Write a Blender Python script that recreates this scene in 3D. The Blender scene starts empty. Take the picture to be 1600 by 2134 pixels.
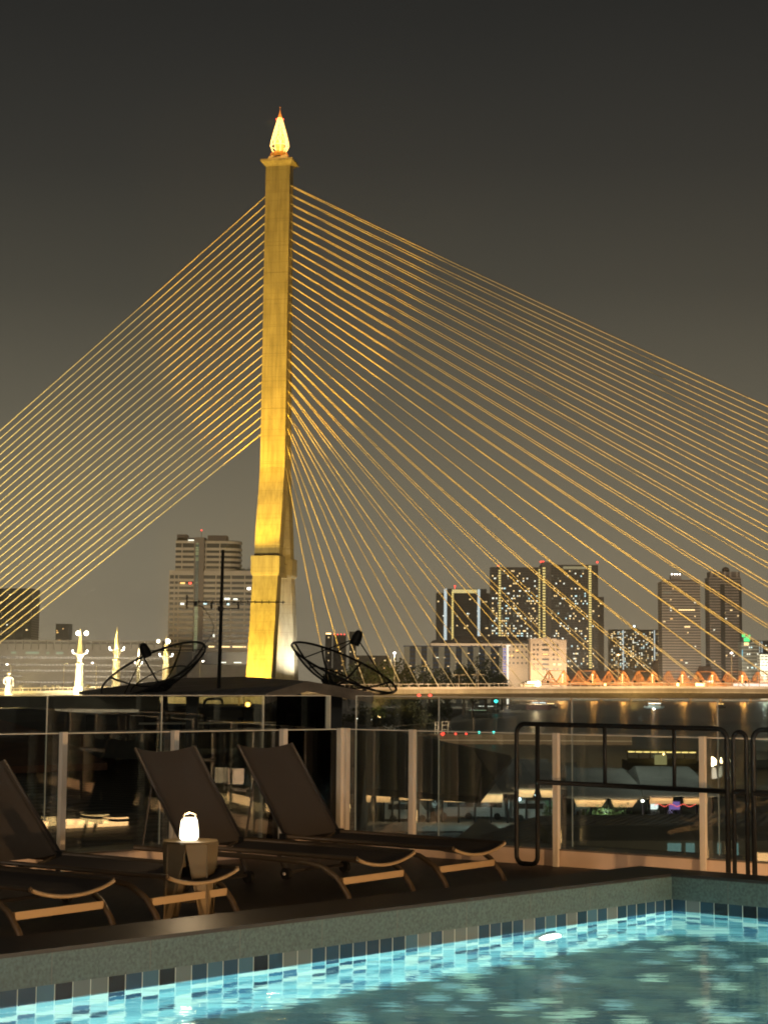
import bpy, math, random
from math import sin, cos, pi, radians as R
from mathutils import Vector, Matrix
random.seed(7)
C = bpy.context.scene.collection
SC = bpy.context.scene

# ------------------------------------------------------------------ camera
F = 3600.0
PITCH = math.atan(358 / 3600); ROLL = 0.007
f0 = Vector((0, cos(PITCH), sin(PITCH))); u0 = Vector((0, -sin(PITCH), cos(PITCH))); r0 = Vector((1, 0, 0))
CR = r0 * cos(ROLL) + u0 * sin(ROLL); CU = u0 * cos(ROLL) - r0 * sin(ROLL); CF = f0
CAM = Vector((0, 0, 1.5))
cd = bpy.data.cameras.new('camera'); co = bpy.data.objects.new('camera', cd); C.objects.link(co)
m = Matrix((CR, CU, -CF)).transposed().to_4x4(); m.translation = CAM; co.matrix_world = m
cd.sensor_fit = 'VERTICAL'; cd.sensor_height = 36; cd.lens = 3600 / 2134 * 36
cd.clip_start = 0.1; cd.clip_end = 20000
SC.camera = co

def P(px, py, Y):          # the world point seen at a photo position, on the plane Y metres ahead
    D = CF + CR * ((px - 800) / F) - CU * ((py - 1067) / F)
    return CAM + D * (Y / D.y)
def G(px, py, z):          # ... on a horizontal plane
    D = CF + CR * ((px - 800) / F) - CU * ((py - 1067) / F)
    return CAM + D * ((z - CAM.z) / D.z)

# ------------------------------------------------------------------ world: night sky over a lit city
w = bpy.data.worlds.new('World'); SC.world = w; w.use_nodes = True
nt = w.node_tree; nt.nodes.clear()
tc = nt.nodes.new('ShaderNodeTexCoord'); sp = nt.nodes.new('ShaderNodeSeparateXYZ'); cr = nt.nodes.new('ShaderNodeValToRGB')
bg = nt.nodes.new('ShaderNodeBackground'); ow = nt.nodes.new('ShaderNodeOutputWorld')
nz = nt.nodes.new('ShaderNodeTexNoise'); nz.inputs['Scale'].default_value = 2.2; nz.inputs['Detail'].default_value = 3
mp_ = nt.nodes.new('ShaderNodeMath'); mp_.operation = 'MULTIPLY_ADD'; mp_.inputs[1].default_value = 0.05
nt.links.new(tc.outputs['Generated'], sp.inputs[0]); nt.links.new(tc.outputs['Generated'], nz.inputs['Vector'])
nt.links.new(nz.outputs['Fac'], mp_.inputs[0]); nt.links.new(sp.outputs['Z'], mp_.inputs[2])
sub = nt.nodes.new('ShaderNodeMath'); sub.operation = 'SUBTRACT'; sub.inputs[1].default_value = 0.025
nt.links.new(mp_.outputs[0], sub.inputs[0]); nt.links.new(sub.outputs[0], cr.inputs[0])
nt.links.new(cr.outputs[0], bg.inputs[0]); nt.links.new(bg.outputs[0], ow.inputs[0])
bg.inputs[1].default_value = 1.0
e = cr.color_ramp.elements
stops = [(0.0, (.285, .240, .160)), (0.04, (.245, .210, .142)), (0.09, (.180, .160, .112)), (0.15, (.112, .103, .076)), (0.22, (.062, .0585, .046)),
         (0.29, (.0375, .0360, .0305)), (0.37, (.0235, .0230, .0205)), (0.6, (.012, .0115, .0105)), (1.0, (.006, .006, .007))]
e[0].position, e[0].color = stops[0][0], stops[0][1] + (1,)
e[1].position, e[1].color = stops[-1][0], stops[-1][1] + (1,)
for p_, c_ in stops[1:-1]:
    n_ = e.new(p_); n_.color = c_ + (1,)
SC.view_settings.view_transform = 'Standard'; SC.view_settings.look = 'None'
SC.view_settings.exposure = 0; SC.view_settings.gamma = 1
SC.cycles.use_denoising = True; SC.cycles.filter_width = 1.9
SC.cycles.max_bounces = 10; SC.cycles.transparent_max_bounces = 24; SC.cycles.transmission_bounces = 8
SC.cycles.sample_clamp_indirect = 4; SC.cycles.blur_glossy = 0.5

def lamp(name, kind, loc, energy, col, size=0.3, target=None, spot=None, blend=.5, sy=None):
    l = bpy.data.lights.new(name, kind); l.energy = energy; l.color = col
    if kind == 'AREA':
        l.size = size
        if sy: l.shape = 'RECTANGLE'; l.size_y = sy
    else: l.shadow_soft_size = size
    if kind == 'SPOT': l.spot_size = R(spot); l.spot_blend = blend
    o = bpy.data.objects.new(name, l); C.objects.link(o); o.location = loc
    if target is not None:
        o.rotation_euler = (Vector(target) - Vector(loc)).to_track_quat('-Z', 'Y').to_euler()
    return o

# bridge frame of reference
BA = 0.2116
BD = Vector((cos(BA), -sin(BA), 0)); BN = Vector((sin(BA), cos(BA), 0))
BP = Vector((-30.5, 482, 0))                      # pylon foot centre
BO = Vector((-21.37, 480, 0))                     # cable anchor origin
def br(s, n, z): return BP + BD * s + BN * n + Vector((0, 0, z))
YEL = (1, .60, .075); GOLD = (1, .66, .16)
# floodlights of the pylon and of the cable fans
for s_ in (-11, -7):
    lamp('pylon_floodlight', 'SPOT', br(s_, -46, -11), 185000, (1, .60, .06), .6, br(-.5, -11, 16), 46, .6)
lamp('pylon_floodlight', 'SPOT', br(-7, -26, 33), 92000, (1, .53, .03), .5, br(0, -6, 52), 52, .6)
lamp('pylon_floodlight', 'SPOT', br(-7, -72, 0), 1150000, (1, .51, .012), .5, br(0, -2, 108), 37, .35)
lamp('leg_floodlight', 'SPOT', br(7, 1.0, 1.5), 42000, (1, .90, .74), .5, br(1.5, 11.5, 17), 84, .9)
lamp('side_floodlight', 'SPOT', br(50, -20, 2), 26000, (1, .50, .08), .5, br(2, 0, 95), 60, .8)
lamp('beam_floodlight', 'SPOT', br(16, -2, 6), 12000, (1, .55, .04), .5, br(0, 4, 33), 34, .8)
for s_ in (48, 105, 165, 225):
    lamp('cable_floodlight', 'SPOT', br(s_, -85, -4), 380000 if s_ < 60 else 520000, (1, .59, .14), .5, br(s_ - 4, 0, 62), 86, 1)
for s_ in (-38, -85, -135):
    lamp('cable_floodlight', 'SPOT', br(s_, -85, -2), 480000 if s_ > -50 else 560000, (1, .75, .26), .5, br(s_ - 2, 0, 78 if s_ > -50 else 50), 84, 1)
# added unseen area lamps that brighten the city behind the bridge
def glow(x, y, z, p, col, sx, sy): lamp('city_fill', 'AREA', (x, y, z), p, col, sx, (x, y + 100, z + 6), sy=sy)
glow(-130, 640, 4, 330000, (1, .84, .62), 160, 30)
glow(60, 1020, 4, 150000, (1, .88, .66), 110, 20)
glow(260, 1800, 6, 700000, (1, .84, .62), 420, 40)

# terrace lights of the hotel, added fill lamps, and the lamps in the pool
lamp('terrace_lamp', 'AREA', (6.4, 6.0, .75), 430, (1, .58, .25), .12, (.6, 14, .45))  # added unseen lamp over the pool that brightens the posts
lamp('terrace_lamp', 'AREA', (4.6, 11.0, .3), 22, (1, .60, .32), .2, (1.9, 14.2, .25))
lamp('terrace_lamp', 'AREA', (-5.5, 2.5, 2.2), 130, (1, .80, .62), .6, (-2.0, 13, .7))

lamp('rooftop_fill', 'SPOT', (-5.5, -3, 7), 2600, (1, .80, .58), .3, (-2.4, 29.5, .6), 34, .9)  # added unseen spots that brighten the neighbouring roofs
lamp('rooftop_fill', 'SPOT', (5.5, -3, 7.5), 2600, (1, .78, .56), .3, (7, 42, -2.5), 34, .9)

# ------------------------------------------------------------------ materials
def mat(name, col=(.5, .5, .5), rough=.6, metal=0, emit=None, es=1, noise=0, nscale=5, spec=.5, bump=0, bscale=20, coord='Object', stretch=None):
    M = bpy.data.materials.new(name); M.use_nodes = True
    n = M.node_tree.nodes; L = M.node_tree.links; b = n['Principled BSDF']
    b.inputs['Base Color'].default_value = (*col, 1); b.inputs['Roughness'].default_value = rough
    b.inputs['Metallic'].default_value = metal; b.inputs['Specular IOR Level'].default_value = spec
    if emit:
        b.inputs['Emission Color'].default_value = (*emit, 1); b.inputs['Emission Strength'].default_value = es
    if noise or bump:
        t = n.new('ShaderNodeTexCoord'); mp = n.new('ShaderNodeMapping'); L.new(t.outputs[coord], mp.inputs[0])
        if stretch: mp.inputs['Scale'].default_value = stretch
    if noise:
        x = n.new('ShaderNodeTexNoise'); x.inputs['Scale'].default_value = nscale; x.inputs['Detail'].default_value = 6
        L.new(mp.outputs[0], x.inputs['Vector'])
        r = n.new('ShaderNodeValToRGB'); L.new(x.outputs['Fac'], r.inputs[0])
        lo = tuple(c * (1 - noise) for c in col); hi = tuple(min(1, c * (1 + noise)) for c in col)
        r.color_ramp.elements[0].color = (*lo, 1); r.color_ramp.elements[0].position = .3
        r.color_ramp.elements[1].color = (*hi, 1); r.color_ramp.elements[1].position = .7
        L.new(r.outputs[0], b.inputs['Base Color'])
    if bump:
        x2 = n.new('ShaderNodeTexNoise'); x2.inputs['Scale'].default_value = bscale; x2.inputs['Detail'].default_value = 4
        L.new(mp.outputs[0], x2.inputs['Vector'])
        bp = n.new('ShaderNodeBump'); bp.inputs['Strength'].default_value = bump; L.new(x2.outputs['Fac'], bp.inputs['Height'])
        L.new(bp.outputs[0], b.inputs['Normal'])
    return M

def concrete(name, col, grid=3.0, streak=.25):
    M = mat(name, col, .85, noise=.14, nscale=.5, stretch=(1, 1, .35))
    n = M.node_tree.nodes; L = M.node_tree.links; b = n['Principled BSDF']
    src = b.inputs['Base Color'].links[0].from_socket
    t = n.new('ShaderNodeTexCoord'); s = n.new('ShaderNodeSeparateXYZ'); L.new(t.outputs['Object'], s.inputs[0])
    def joint(sock, step, wd):
        a = n.new('ShaderNodeMath'); a.operation = 'DIVIDE'; a.inputs[1].default_value = step; L.new(sock, a.inputs[0])
        fr = n.new('ShaderNodeMath'); fr.operation = 'FRACT'; L.new(a.outputs[0], fr.inputs[0])
        lt = n.new('ShaderNodeMath'); lt.operation = 'LESS_THAN'; lt.inputs[1].default_value = wd; L.new(fr.outputs[0], lt.inputs[0])
        return lt.outputs[0]
    j1 = joint(s.outputs['Z'], grid, .05); j2 = joint(s.outputs['Z'], grid * 2.6, .035)
    x = n.new('ShaderNodeTexNoise'); x.inputs['Scale'].default_value = 1; x.inputs['Detail'].default_value = 8
    mp = n.new('ShaderNodeMapping'); mp.inputs['Scale'].default_value = (1.6, 1.6, .07); L.new(t.outputs['Object'], mp.inputs[0]); L.new(mp.outputs[0], x.inputs['Vector'])
    mx = n.new('ShaderNodeMix'); mx.data_type = 'RGBA'; mx.blend_type = 'MULTIPLY'
    rr = n.new('ShaderNodeValToRGB'); rr.color_ramp.elements[0].position = .35; rr.color_ramp.elements[1].position = .6
    rr.color_ramp.elements[0].color = (1 - streak, 1 - streak, 1 - streak, 1); L.new(x.outputs['Fac'], rr.inputs[0])
    mx.inputs[0].default_value = 1; L.new(src, mx.inputs[6]); L.new(rr.outputs[0], mx.inputs[7])
    mul = n.new('ShaderNodeMath'); mul.operation = 'MULTIPLY_ADD'; mul.inputs[1].default_value = .28; L.new(j1, mul.inputs[0])
    m2 = n.new('ShaderNodeMath'); m2.operation = 'MULTIPLY'; m2.inputs[1].default_value = .25; L.new(j2, m2.inputs[0]); L.new(m2.outputs[0], mul.inputs[2])
    mx2 = n.new('ShaderNodeMix'); mx2.data_type = 'RGBA'; L.new(mul.outputs[0], mx2.inputs[0]); L.new(mx.outputs[2], mx2.inputs[6]); mx2.inputs[7].default_value = (col[0] * .3, col[1] * .3, col[2] * .3, 1)
    L.new(mx2.outputs[2], b.inputs['Base Color'])
    return M

def glass_thin(name, tint=(.93, .96, .95), ior=1.6, rough=0.0, dirt=0.0):
    M = bpy.data.materials.new(name); M.use_nodes = True; n = M.node_tree.nodes; L = M.node_tree.links; n.clear()
    o = n.new('ShaderNodeOutputMaterial'); t = n.new('ShaderNodeBsdfTransparent'); t.inputs[0].default_value = (*tint, 1)
    g = n.new('ShaderNodeBsdfGlossy'); g.inputs['Roughness'].default_value = rough; g.inputs[0].default_value = (1, 1, 1, 1)
    fr = n.new('ShaderNodeFresnel'); fr.inputs[0].default_value = ior
    mx = n.new('ShaderNodeMixShader'); L.new(fr.outputs[0], mx.inputs[0]); L.new(t.outputs[0], mx.inputs[1]); L.new(g.outputs[0], mx.inputs[2])
    L.new(mx.outputs[0], o.inputs[0])
    return M

def emis(name, col, s): return mat(name, (.02, .02, .02), .5, emit=col, es=s)

m_conc = concrete('pylon_concrete', (.38, .35, .25))
m_conc2 = concrete('bridge_concrete', (.40, .37, .31), 4)
m_cable = mat('cable_sheath', (.78, .70, .45), .5)
m_gold = mat('gilded_metal', (.8, .5, .12), .3, .7, emit=(1, .33, .03), es=.35)
m_goldglow = emis('finial_glow', (1, .58, .15), 3.4)
m_goldhot = emis('finial_hot', (1, .62, .22), 3.2)
m_orange = emis('finial_orange', (1, .22, .02), .55)
m_asph = mat('asphalt', (.05, .05, .05), .8, noise=.3, nscale=2)
m_black = mat('black_metal', (.010, .010, .010), .5, 0, spec=.25)
m_darkpaint = mat('charcoal_metal', (.035, .030, .027), .45, .2)
m_alu = mat('post_aluminium', (.60, .54, .47), .5, 0, noise=.1, nscale=12, stretch=(1, 1, .1))
def weave(M):
    n = M.node_tree.nodes; L = M.node_tree.links; b = n['Principled BSDF']; t = n.new('ShaderNodeTexCoord'); mp = n.new('ShaderNodeMapping'); mp.inputs['Scale'].default_value = (1, 1, 1); L.new(t.outputs['Object'], mp.inputs[0])
    w1 = n.new('ShaderNodeTexWave'); w1.inputs['Scale'].default_value = 40; w1.bands_direction = 'X'; L.new(mp.outputs[0], w1.inputs['Vector'])
    w2 = n.new('ShaderNodeTexWave'); w2.inputs['Scale'].default_value = 40; w2.bands_direction = 'Z'; L.new(mp.outputs[0], w2.inputs['Vector'])
    a = n.new('ShaderNodeMath'); a.operation = 'ADD'; L.new(w1.outputs['Fac'], a.inputs[0]); L.new(w2.outputs['Fac'], a.inputs[1])
    bp = n.new('ShaderNodeBump'); bp.inputs['Strength'].default_value = .5; bp.inputs['Distance'].default_value = .002; L.new(a.outputs[0], bp.inputs['Height']); L.new(bp.outputs[0], b.inputs['Normal'])
m_glass = glass_thin('balustrade_glass', ior=1.65)
m_edge = mat('glass_edge_glow', (.45, .40, .32), .25, 0, emit=(.9, .75, .5), es=.10)  # faint emission imitates light caught in the glass edges
m_kerb = mat('kerb_plaster', (.64, .50, .41), .8, noise=.12, nscale=2.2, bump=.08, bscale=60)
m_floor = mat('deck_boards', (.028, .020, .016), .55, noise=.4, nscale=3, stretch=(8, 1, 1))
m_cope_d = mat('coping_dark_stone', (.008, .0065, .006), .5, noise=.3, nscale=30, bump=.15, bscale=150)
m_tube = mat('bronze_shaded', (.055, .040, .025), .45, .2)  # darker bronze copy, shade on the side tubes put into its colour
m_sling = mat('sling_mesh', (.037, .030, .025), .75, noise=.1, nscale=200)
weave(m_sling)
m_frame = mat('bronze_lit', (.21, .15, .085), .5, .15)  # brighter bronze copy for the bars that catch the light
m_red = emis('red_lamp', (1, .05, .03), 5)
m_cyan = emis('cyan_lamp', (.05, .9, .75), 3.5)
m_white = emis('white_lamp', (1, .93, .8), 9)
m_warm = emis('warm_lamp', (1, .62, .25), 7)
m_cool = emis('cool_lamp', (.75, .95, 1), 4)
m_lit = [emis('window_warm', (1, .70, .30), 2.0), emis('window_pale', (.9, .92, .75), 2.0), emis('window_cool', (.55, .8, .8), 2.0), emis('window_amber', (1, .55, .15), 2.0)]
m_dull = emis('window_dim', (.65, .62, .42), .32)
m_green = emis('green_panel', (.04, .9, .25), 1.5)

# ------------------------------------------------------------------ mesh builder
class MB:
    def __init__(s): s.v = []; s.f = []; s.mi = []; s.uv = {}
    def face(s, pts, k=0, uv=None):
        i = len(s.v); s.v += [tuple(p) for p in pts]; s.f.append(list(range(i, i + len(pts)))); s.mi.append(k)
        if uv: s.uv[len(s.f) - 1] = uv
    def hexa(s, p, k=0):            # 8 corners: 4 bottom (ccw), 4 top
        i = len(s.v); s.v += [tuple(q) for q in p]
        for q in ((3, 2, 1, 0), (4, 5, 6, 7), (0, 1, 5, 4), (1, 2, 6, 5), (2, 3, 7, 6), (3, 0, 4, 7)):
            s.f.append([i + j for j in q]); s.mi.append(k)
        return s
    def box(s, x0, x1, y0, y1, z0, z1, k=0):
        return s.hexa([(x0, y0, z0), (x1, y0, z0), (x1, y1, z0), (x0, y1, z0), (x0, y0, z1), (x1, y0, z1), (x1, y1, z1), (x0, y1, z1)], k)
    def prism(s, poly, ext, k=0):
        ext = Vector(ext); n = len(poly); i = len(s.v)
        s.v += [tuple(p) for p in poly] + [tuple(Vector(p) + ext) for p in poly]
        s.f.append([i + j for j in range(n)][::-1]); s.f.append([i + n + j for j in range(n)]); s.mi += [k, k]
        for j in range(n):
            s.f.append([i + j, i + (j + 1) % n, i + n + (j + 1) % n, i + n + j]); s.mi.append(k)
        return s
    def tube(s, pts, r, seg=8, k=0, closed=False, cap=True):
        pts = [Vector(p) for p in pts]; n = len(pts); rs = r if isinstance(r, (list, tuple)) else [r] * n
        i = len(s.v); up = None
        for a in range(n):
            if closed: d = pts[(a + 1) % n] - pts[a - 1]
            else: d = pts[min(a + 1, n - 1)] - pts[max(a - 1, 0)]
            if d.length < 1e-9: d = Vector((0, 0, 1))
            d.normalize()
            if up is None: up = Vector((0, 0, 1)) if abs(d.z) < .9 else Vector((1, 0, 0))
            x = d.cross(up); x = x.normalized() if x.length > 1e-5 else Vector((1, 0, 0)); y = x.cross(d).normalized(); up = y
            for b in range(seg):
                t = 2 * pi * b / seg; s.v.append(tuple(pts[a] + (x * cos(t) + y * sin(t)) * rs[a]))
        for a in range(n if closed else n - 1):
            for b in range(seg):
                q = (b + 1) % seg; a2 = (a + 1) % n
                s.f.append([i + a * seg + b, i + a * seg + q, i + a2 * seg + q, i + a2 * seg + b]); s.mi.append(k)
        if cap and not closed:
            s.f.append([i + b for b in range(seg)]); s.f.append([i + (n - 1) * seg + b for b in range(seg)][::-1]); s.mi += [k, k]
        return s
    def lathe(s, prof, n=16, c=(0, 0, 0), k=0, ph=0):
        i = len(s.v); c = Vector(c)
        for r, z in prof:
            for b in range(n):
                t = 2 * pi * b / n + ph; s.v.append((c.x + r * cos(t), c.y + r * sin(t), c.z + z))
        for a in range(len(prof) - 1):
            for b in range(n):
                q = (b + 1) % n
                s.f.append([i + a * n + b, i + a * n + q, i + (a + 1) * n + q, i + (a + 1) * n + b]); s.mi.append(k)
        if prof[0][0] > 1e-6: s.f.append([i + b for b in range(n)][::-1]); s.mi.append(k)
        if prof[-1][0] > 1e-6: s.f.append([i + (len(prof) - 1) * n + b for b in range(n)]); s.mi.append(k)
        return s
    def ball(s, c, r, k=0, n=10, sz=1):
        pr = [(max(1e-7, r * sin(pi * j / 6)), -r * sz * cos(pi * j / 6)) for j in range(7)]
        return s.lathe(pr, n, c, k)
    def build(s, name, mats, parent=None, smooth=False, world=False):
        vs = s.v
        if parent is not None and world:
            inv = (Matrix.Translation(parent.location) @ parent.rotation_euler.to_matrix().to_4x4()).inverted()
            vs = [tuple(inv @ Vector(p)) for p in vs]
        me = bpy.data.meshes.new(name); me.from_pydata(vs, [], s.f); me.update()
        if not isinstance(mats, (list, tuple)): mats = [mats]
        for m_ in mats: me.materials.append(m_)
        me.polygons.foreach_set('material_index', s.mi)
        if smooth: me.polygons.foreach_set('use_smooth', [True] * len(s.f))
        if s.uv:
            ul = me.uv_layers.new(name='UVMap')
            for pi_, uvs in s.uv.items():
                for li, q in zip(me.polygons[pi_].loop_indices, uvs): ul.data[li].uv = q
        o = bpy.data.objects.new(name, me); C.objects.link(o)
        if parent is not None: o.parent = parent
        return o

def thing(name, label, cat, loc=(0, 0, 0), rz=0, group=None):
    o = bpy.data.objects.new(name, None); C.objects.link(o); o.location = loc; o.rotation_euler = (0, 0, rz)
    o.empty_display_size = .1; o['label'] = label; o['category'] = cat
    if group: o['group'] = group
    return o
def tag(o, label, cat, group=None):
    o['label'] = label; o['category'] = cat
    if group: o['group'] = group
    return o
def struct(o, kind='structure'): o['kind'] = kind; return o
def kids(o): return [x for x in bpy.data.objects if x.parent == o]
def copy_tree(o, loc, rz, label):
    c = o.copy(); C.objects.link(c); c.location = loc; c.rotation_euler = (0, 0, rz); c['label'] = label
    for ch in kids(o):
        d = ch.copy(); C.objects.link(d); d.parent = c
        for g in kids(ch):
            h = g.copy(); C.objects.link(h); h.parent = d
    return c
def base_of(pts):
    n = len(pts); return Vector((sum(p[0] for p in pts) / n, sum(p[1] for p in pts) / n, min(p[2] for p in pts)))
ZW, ZL = -14.5, -12.5
HAZE = .00012

# ================================================================== SETTING: river and land
def river_mat():
    M = bpy.data.materials.new('river_water'); M.use_nodes = True; n = M.node_tree.nodes; L = M.node_tree.links
    b = n['Principled BSDF']; b.inputs['Base Color'].default_value = (.045, .040, .028, 1); b.inputs['Roughness'].default_value = .30
    b.inputs['IOR'].default_value = 1.33
    t = n.new('ShaderNodeTexCoord'); mp = n.new('ShaderNodeMapping'); mp.inputs['Scale'].default_value = (.10, .35, 1); L.new(t.outputs['Object'], mp.inputs[0])
    x = n.new('ShaderNodeTexNoise'); x.inputs['Scale'].default_value = 1.0; x.inputs['Detail'].default_value = 7; L.new(mp.outputs[0], x.inputs['Vector'])
    mp2 = n.new('ShaderNodeMapping'); mp2.inputs['Scale'].default_value = (.8, 1.6, 1); L.new(t.outputs['Object'], mp2.inputs[0])
    x2 = n.new('ShaderNodeTexNoise'); x2.inputs['Scale'].default_value = 1.0; x2.inputs['Detail'].default_value = 3; L.new(mp2.outputs[0], x2.inputs['Vector'])
    ad = n.new('ShaderNodeMath'); ad.operation = 'MULTIPLY_ADD'; ad.inputs[1].default_value = .25; L.new(x2.outputs['Fac'], ad.inputs[0]); L.new(x.outputs['Fac'], ad.inputs[2])
    bp = n.new('ShaderNodeBump'); bp.inputs['Strength'].default_value = .55; bp.inputs['Distance'].default_value = 1.6; L.new(ad.outputs[0], bp.inputs['Height']); L.new(bp.outputs[0], b.inputs['Normal'])
    return M
mb = MB(); mb.face([(-9000, -3000, ZW), (9000, -3000, ZW), (9000, 12000, ZW), (-9000, 12000, ZW)])
struct(mb.build('river', river_mat()))
bank = [(-9000, -400), (500, -400), (260, 225), (62, 226), (47, 231), (24, 240), (16, 311), (14, 400), (15, 499), (33, 826), (60, 1150), (118, 1500), (118, 1850), (900, 1900), (9000, 2500), (9000, 11000), (-9000, 11000)]
mb = MB(); mb.prism([(x, y, -16.5) for x, y in bank], (0, 0, 4.0))
struct(mb.build('ground', mat('dark_ground', (.05, .048, .038), .9, noise=.4, nscale=.05)))

# ================================================================== THE BRIDGE
def zdeck(s): return -.3 + (.012 * s if s > 0 else .02 * s) if s < 110 else 1.02
bridge = thing('cable_stayed_bridge', 'long golden cable stayed bridge with one tall floodlit concrete pylon across the river', 'bridge', BP)
# deck: swept section
def sweep(prof, ss, mats, name, k=None):
    mb = MB(); n = len(prof); i0 = 0
    for s_ in ss:
        for (nn, zz) in prof: mb.v.append(tuple(br(s_, nn, zdeck(s_) + zz)))
    for a in range(len(ss) - 1):
        for b in range(n):
            q = (b + 1) % n; mb.f.append([a * n + b, a * n + q, (a + 1) * n + q, (a + 1) * n + b]); mb.mi.append(0)
    mb.f.append(list(range(n))); mb.f.append([(len(ss) - 1) * n + b for b in range(n)][::-1]); mb.mi += [0, 0]
    return mb.build(name, mats, bridge, world=True)
ssR = [3.8 + 8 * i for i in range(0, 41)]
ssL = [-4 - 8 * i for i in range(0, 31)]
m_girder = concrete('girder_concrete', (.42, .36, .24), 50, .15)
sweep([(-14.5, -1.3), (-14.5, -.15), (14.5, -.15), (14.5, -1.3), (9, -2.7), (-11.5, -2.7)], ssR, m_girder, 'deck_girder')
sweep([(-14.5, -4.2), (-14.5, -.15), (14.5, -.15), (14.5, -4.2)], ssL, m_conc2, 'approach_viaduct')
road = sweep([(-12.5, -.14), (-12.5, -.05), (12.5, -.05), (12.5, -.14)], ssL[::-1] + ssR, m_asph, 'road_surface')
m_par = mat('parapet_paint', (.62, .55, .46), .6, noise=.12, nscale=.6)
for sgn in (-1, 1):
    mb = MB()
    for seq in (ssR, ssL):
        for a in range(len(seq) - 1):
            s0, s1 = sorted((seq[a], seq[a + 1]))
            z0, z1 = zdeck(s0), zdeck(s1); n0, n1 = sgn * 14.1 - .15, sgn * 14.1 + .15
            q = [br(s0, n0, z0 - .15), br(s1, n0, z1 - .15), br(s1, n1, z1 - .15), br(s0, n1, z0 - .15)]
            mb.hexa(q + [p + Vector((0, 0, .62)) for p in q])
            for j in range(3):     # posts and top rail of the railing
                sj = s0 + (s1 - s0) * j / 3; zj = zdeck(sj)
                q = [br(sj, n0, zj + .45), br(sj + .16, n0, zj + .45), br(sj + .16, n1, zj + .45), br(sj, n1, zj + .45)]
                mb.hexa(q + [p + Vector((0, 0, .8)) for p in q])
            q = [br(s0, n0, z0 + 1.2), br(s1, n0, z1 + 1.2), br(s1, n1, z1 + 1.2), br(s0, n1, z0 + 1.2)]
            mb.hexa(q + [p + Vector((0, 0, .14)) for p in q])
    mb.build('parapet', m_par, bridge, world=True)
# piers of the approach
for s_ in (-30, -70, -110, -150):
    mb = MB(); q = [br(s_ - 2, -9, -12.6), br(s_ + 2, -9, -12.6), br(s_ + 2, 9, -12.6), br(s_ - 2, 9, -12.6)]
    mb.hexa(q + [p + Vector((0, 0, zdeck(s_) - 4.2 + 12.6)) for p in q]); mb.build('pier', m_conc2, bridge, world=True)

# pylon
def ZF_(z):      # true height of a point seen at the height estimated from the picture
    return P(580, 1425 - (z - 1.5) * 7.5, 480).z if z > 25 else z
W2 = 3.55
def ring(s_half, n0, n1, z): return [br(-s_half, n0, z), br(s_half, n0, z), br(s_half, n1, z), br(-s_half, n1, z)]
pyl = MB()
# column z 61.5..146
zz = [61.5, 75, 90, 105, 120, 133, 145.6]
for a in range(len(zz) - 1):
    def dep(z): return 3.4 - (z - 61.5) / 84.1 * 1.5
    pyl.hexa(ring(W2, -dep(zz[a]), dep(zz[a]), ZF_(zz[a])) + ring(W2, -dep(zz[a + 1]), dep(zz[a + 1]), ZF_(zz[a + 1])))
pylon = pyl.build('pylon', m_conc, bridge, world=True)
for sgn in (-1, 1):                      # inclined legs
    def leg_n(z):
        t = (61.5 - z) / 76.0; o_ = 1.6 + 13.6 * t
        return sgn * o_
    mb = MB(); zs = [61.48, 40, 20, 0, -14.4]
    for a in range(len(zs) - 1):
        z1, z0 = zs[a], zs[a + 1]
        mb.hexa(ring(W2 - .004, leg_n(z0) - 2.2, leg_n(z0) + 2.2, ZF_(z0)) + ring(W2 - .004, leg_n(z1) - 1.8, leg_n(z1) + 1.8, ZF_(z1)))
    mb.build('pylon_leg', m_conc, bridge, world=True)
    mb = MB(); zc = 33.6; nc = leg_n(zc)   # collar round the leg
    mb.hexa(ring(W2 + .5, nc - 2.75, nc + 2.75, 31.6) + ring(W2 + .5, nc - 2.7, nc + 2.7, 36.3))
    mb.hexa(ring(W2 + .15, nc - 2.45, nc + 2.45, 30.8) + ring(W2 + .5, nc - 2.75, nc + 2.75, 31.6))
    mb.build('collar', m_conc, bridge, world=True)
mb = MB(); mb.hexa(ring(2.6, -5.0, 5.0, 30.8) + ring(2.6, -5.0, 5.0, 34.6)); mb.build('cross_beam', m_conc, bridge, world=True)
# side panel strip on the column: thin lighter rib facing the river
mb = MB(); mb.hexa([br(W2, -.5, 64), br(W2 + .35, -.5, 64), br(W2 + .35, .6, 64), br(W2, .6, 64), br(W2, -.4, 143), br(W2 + .35, -.4, 143), br(W2 + .35, .5, 143), br(W2, .5, 143)])
mb.build('anchor_rib', m_conc, bridge, world=True)
DZP = (P(580, 337, 480).z - 146.6)
mb = MB()
mb.hexa(ring(W2 + .1, -2.1, 2.1, ZF_(145.5)) + ring(W2 + 1.1, -3.4, 3.4, 146.6 + DZP))
mb.hexa(ring(W2 + 1.15, -3.5, 3.5, 146.6 + DZP) + ring(W2 + 1.15, -3.5, 3.5, 147.2 + DZP))
mb.hexa(ring(W2 - .4, -2.3, 2.3, 147.2 + DZP) + ring(W2 - 1.1, -1.9, 1.9, 148.6 + DZP))
mb.build('pylon_cap', m_conc, bridge, world=True)
fc = br(-.1, 0, DZP)
fin = MB(); fin.lathe([(2.35, 148.6), (2.5, 149.3), (1.8, 149.6), (1.8, 150.0)], 12, (fc.x, fc.y, fc.z)); fin = fin.build('finial', m_gold, bridge, world=True)
mb = MB()
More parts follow.
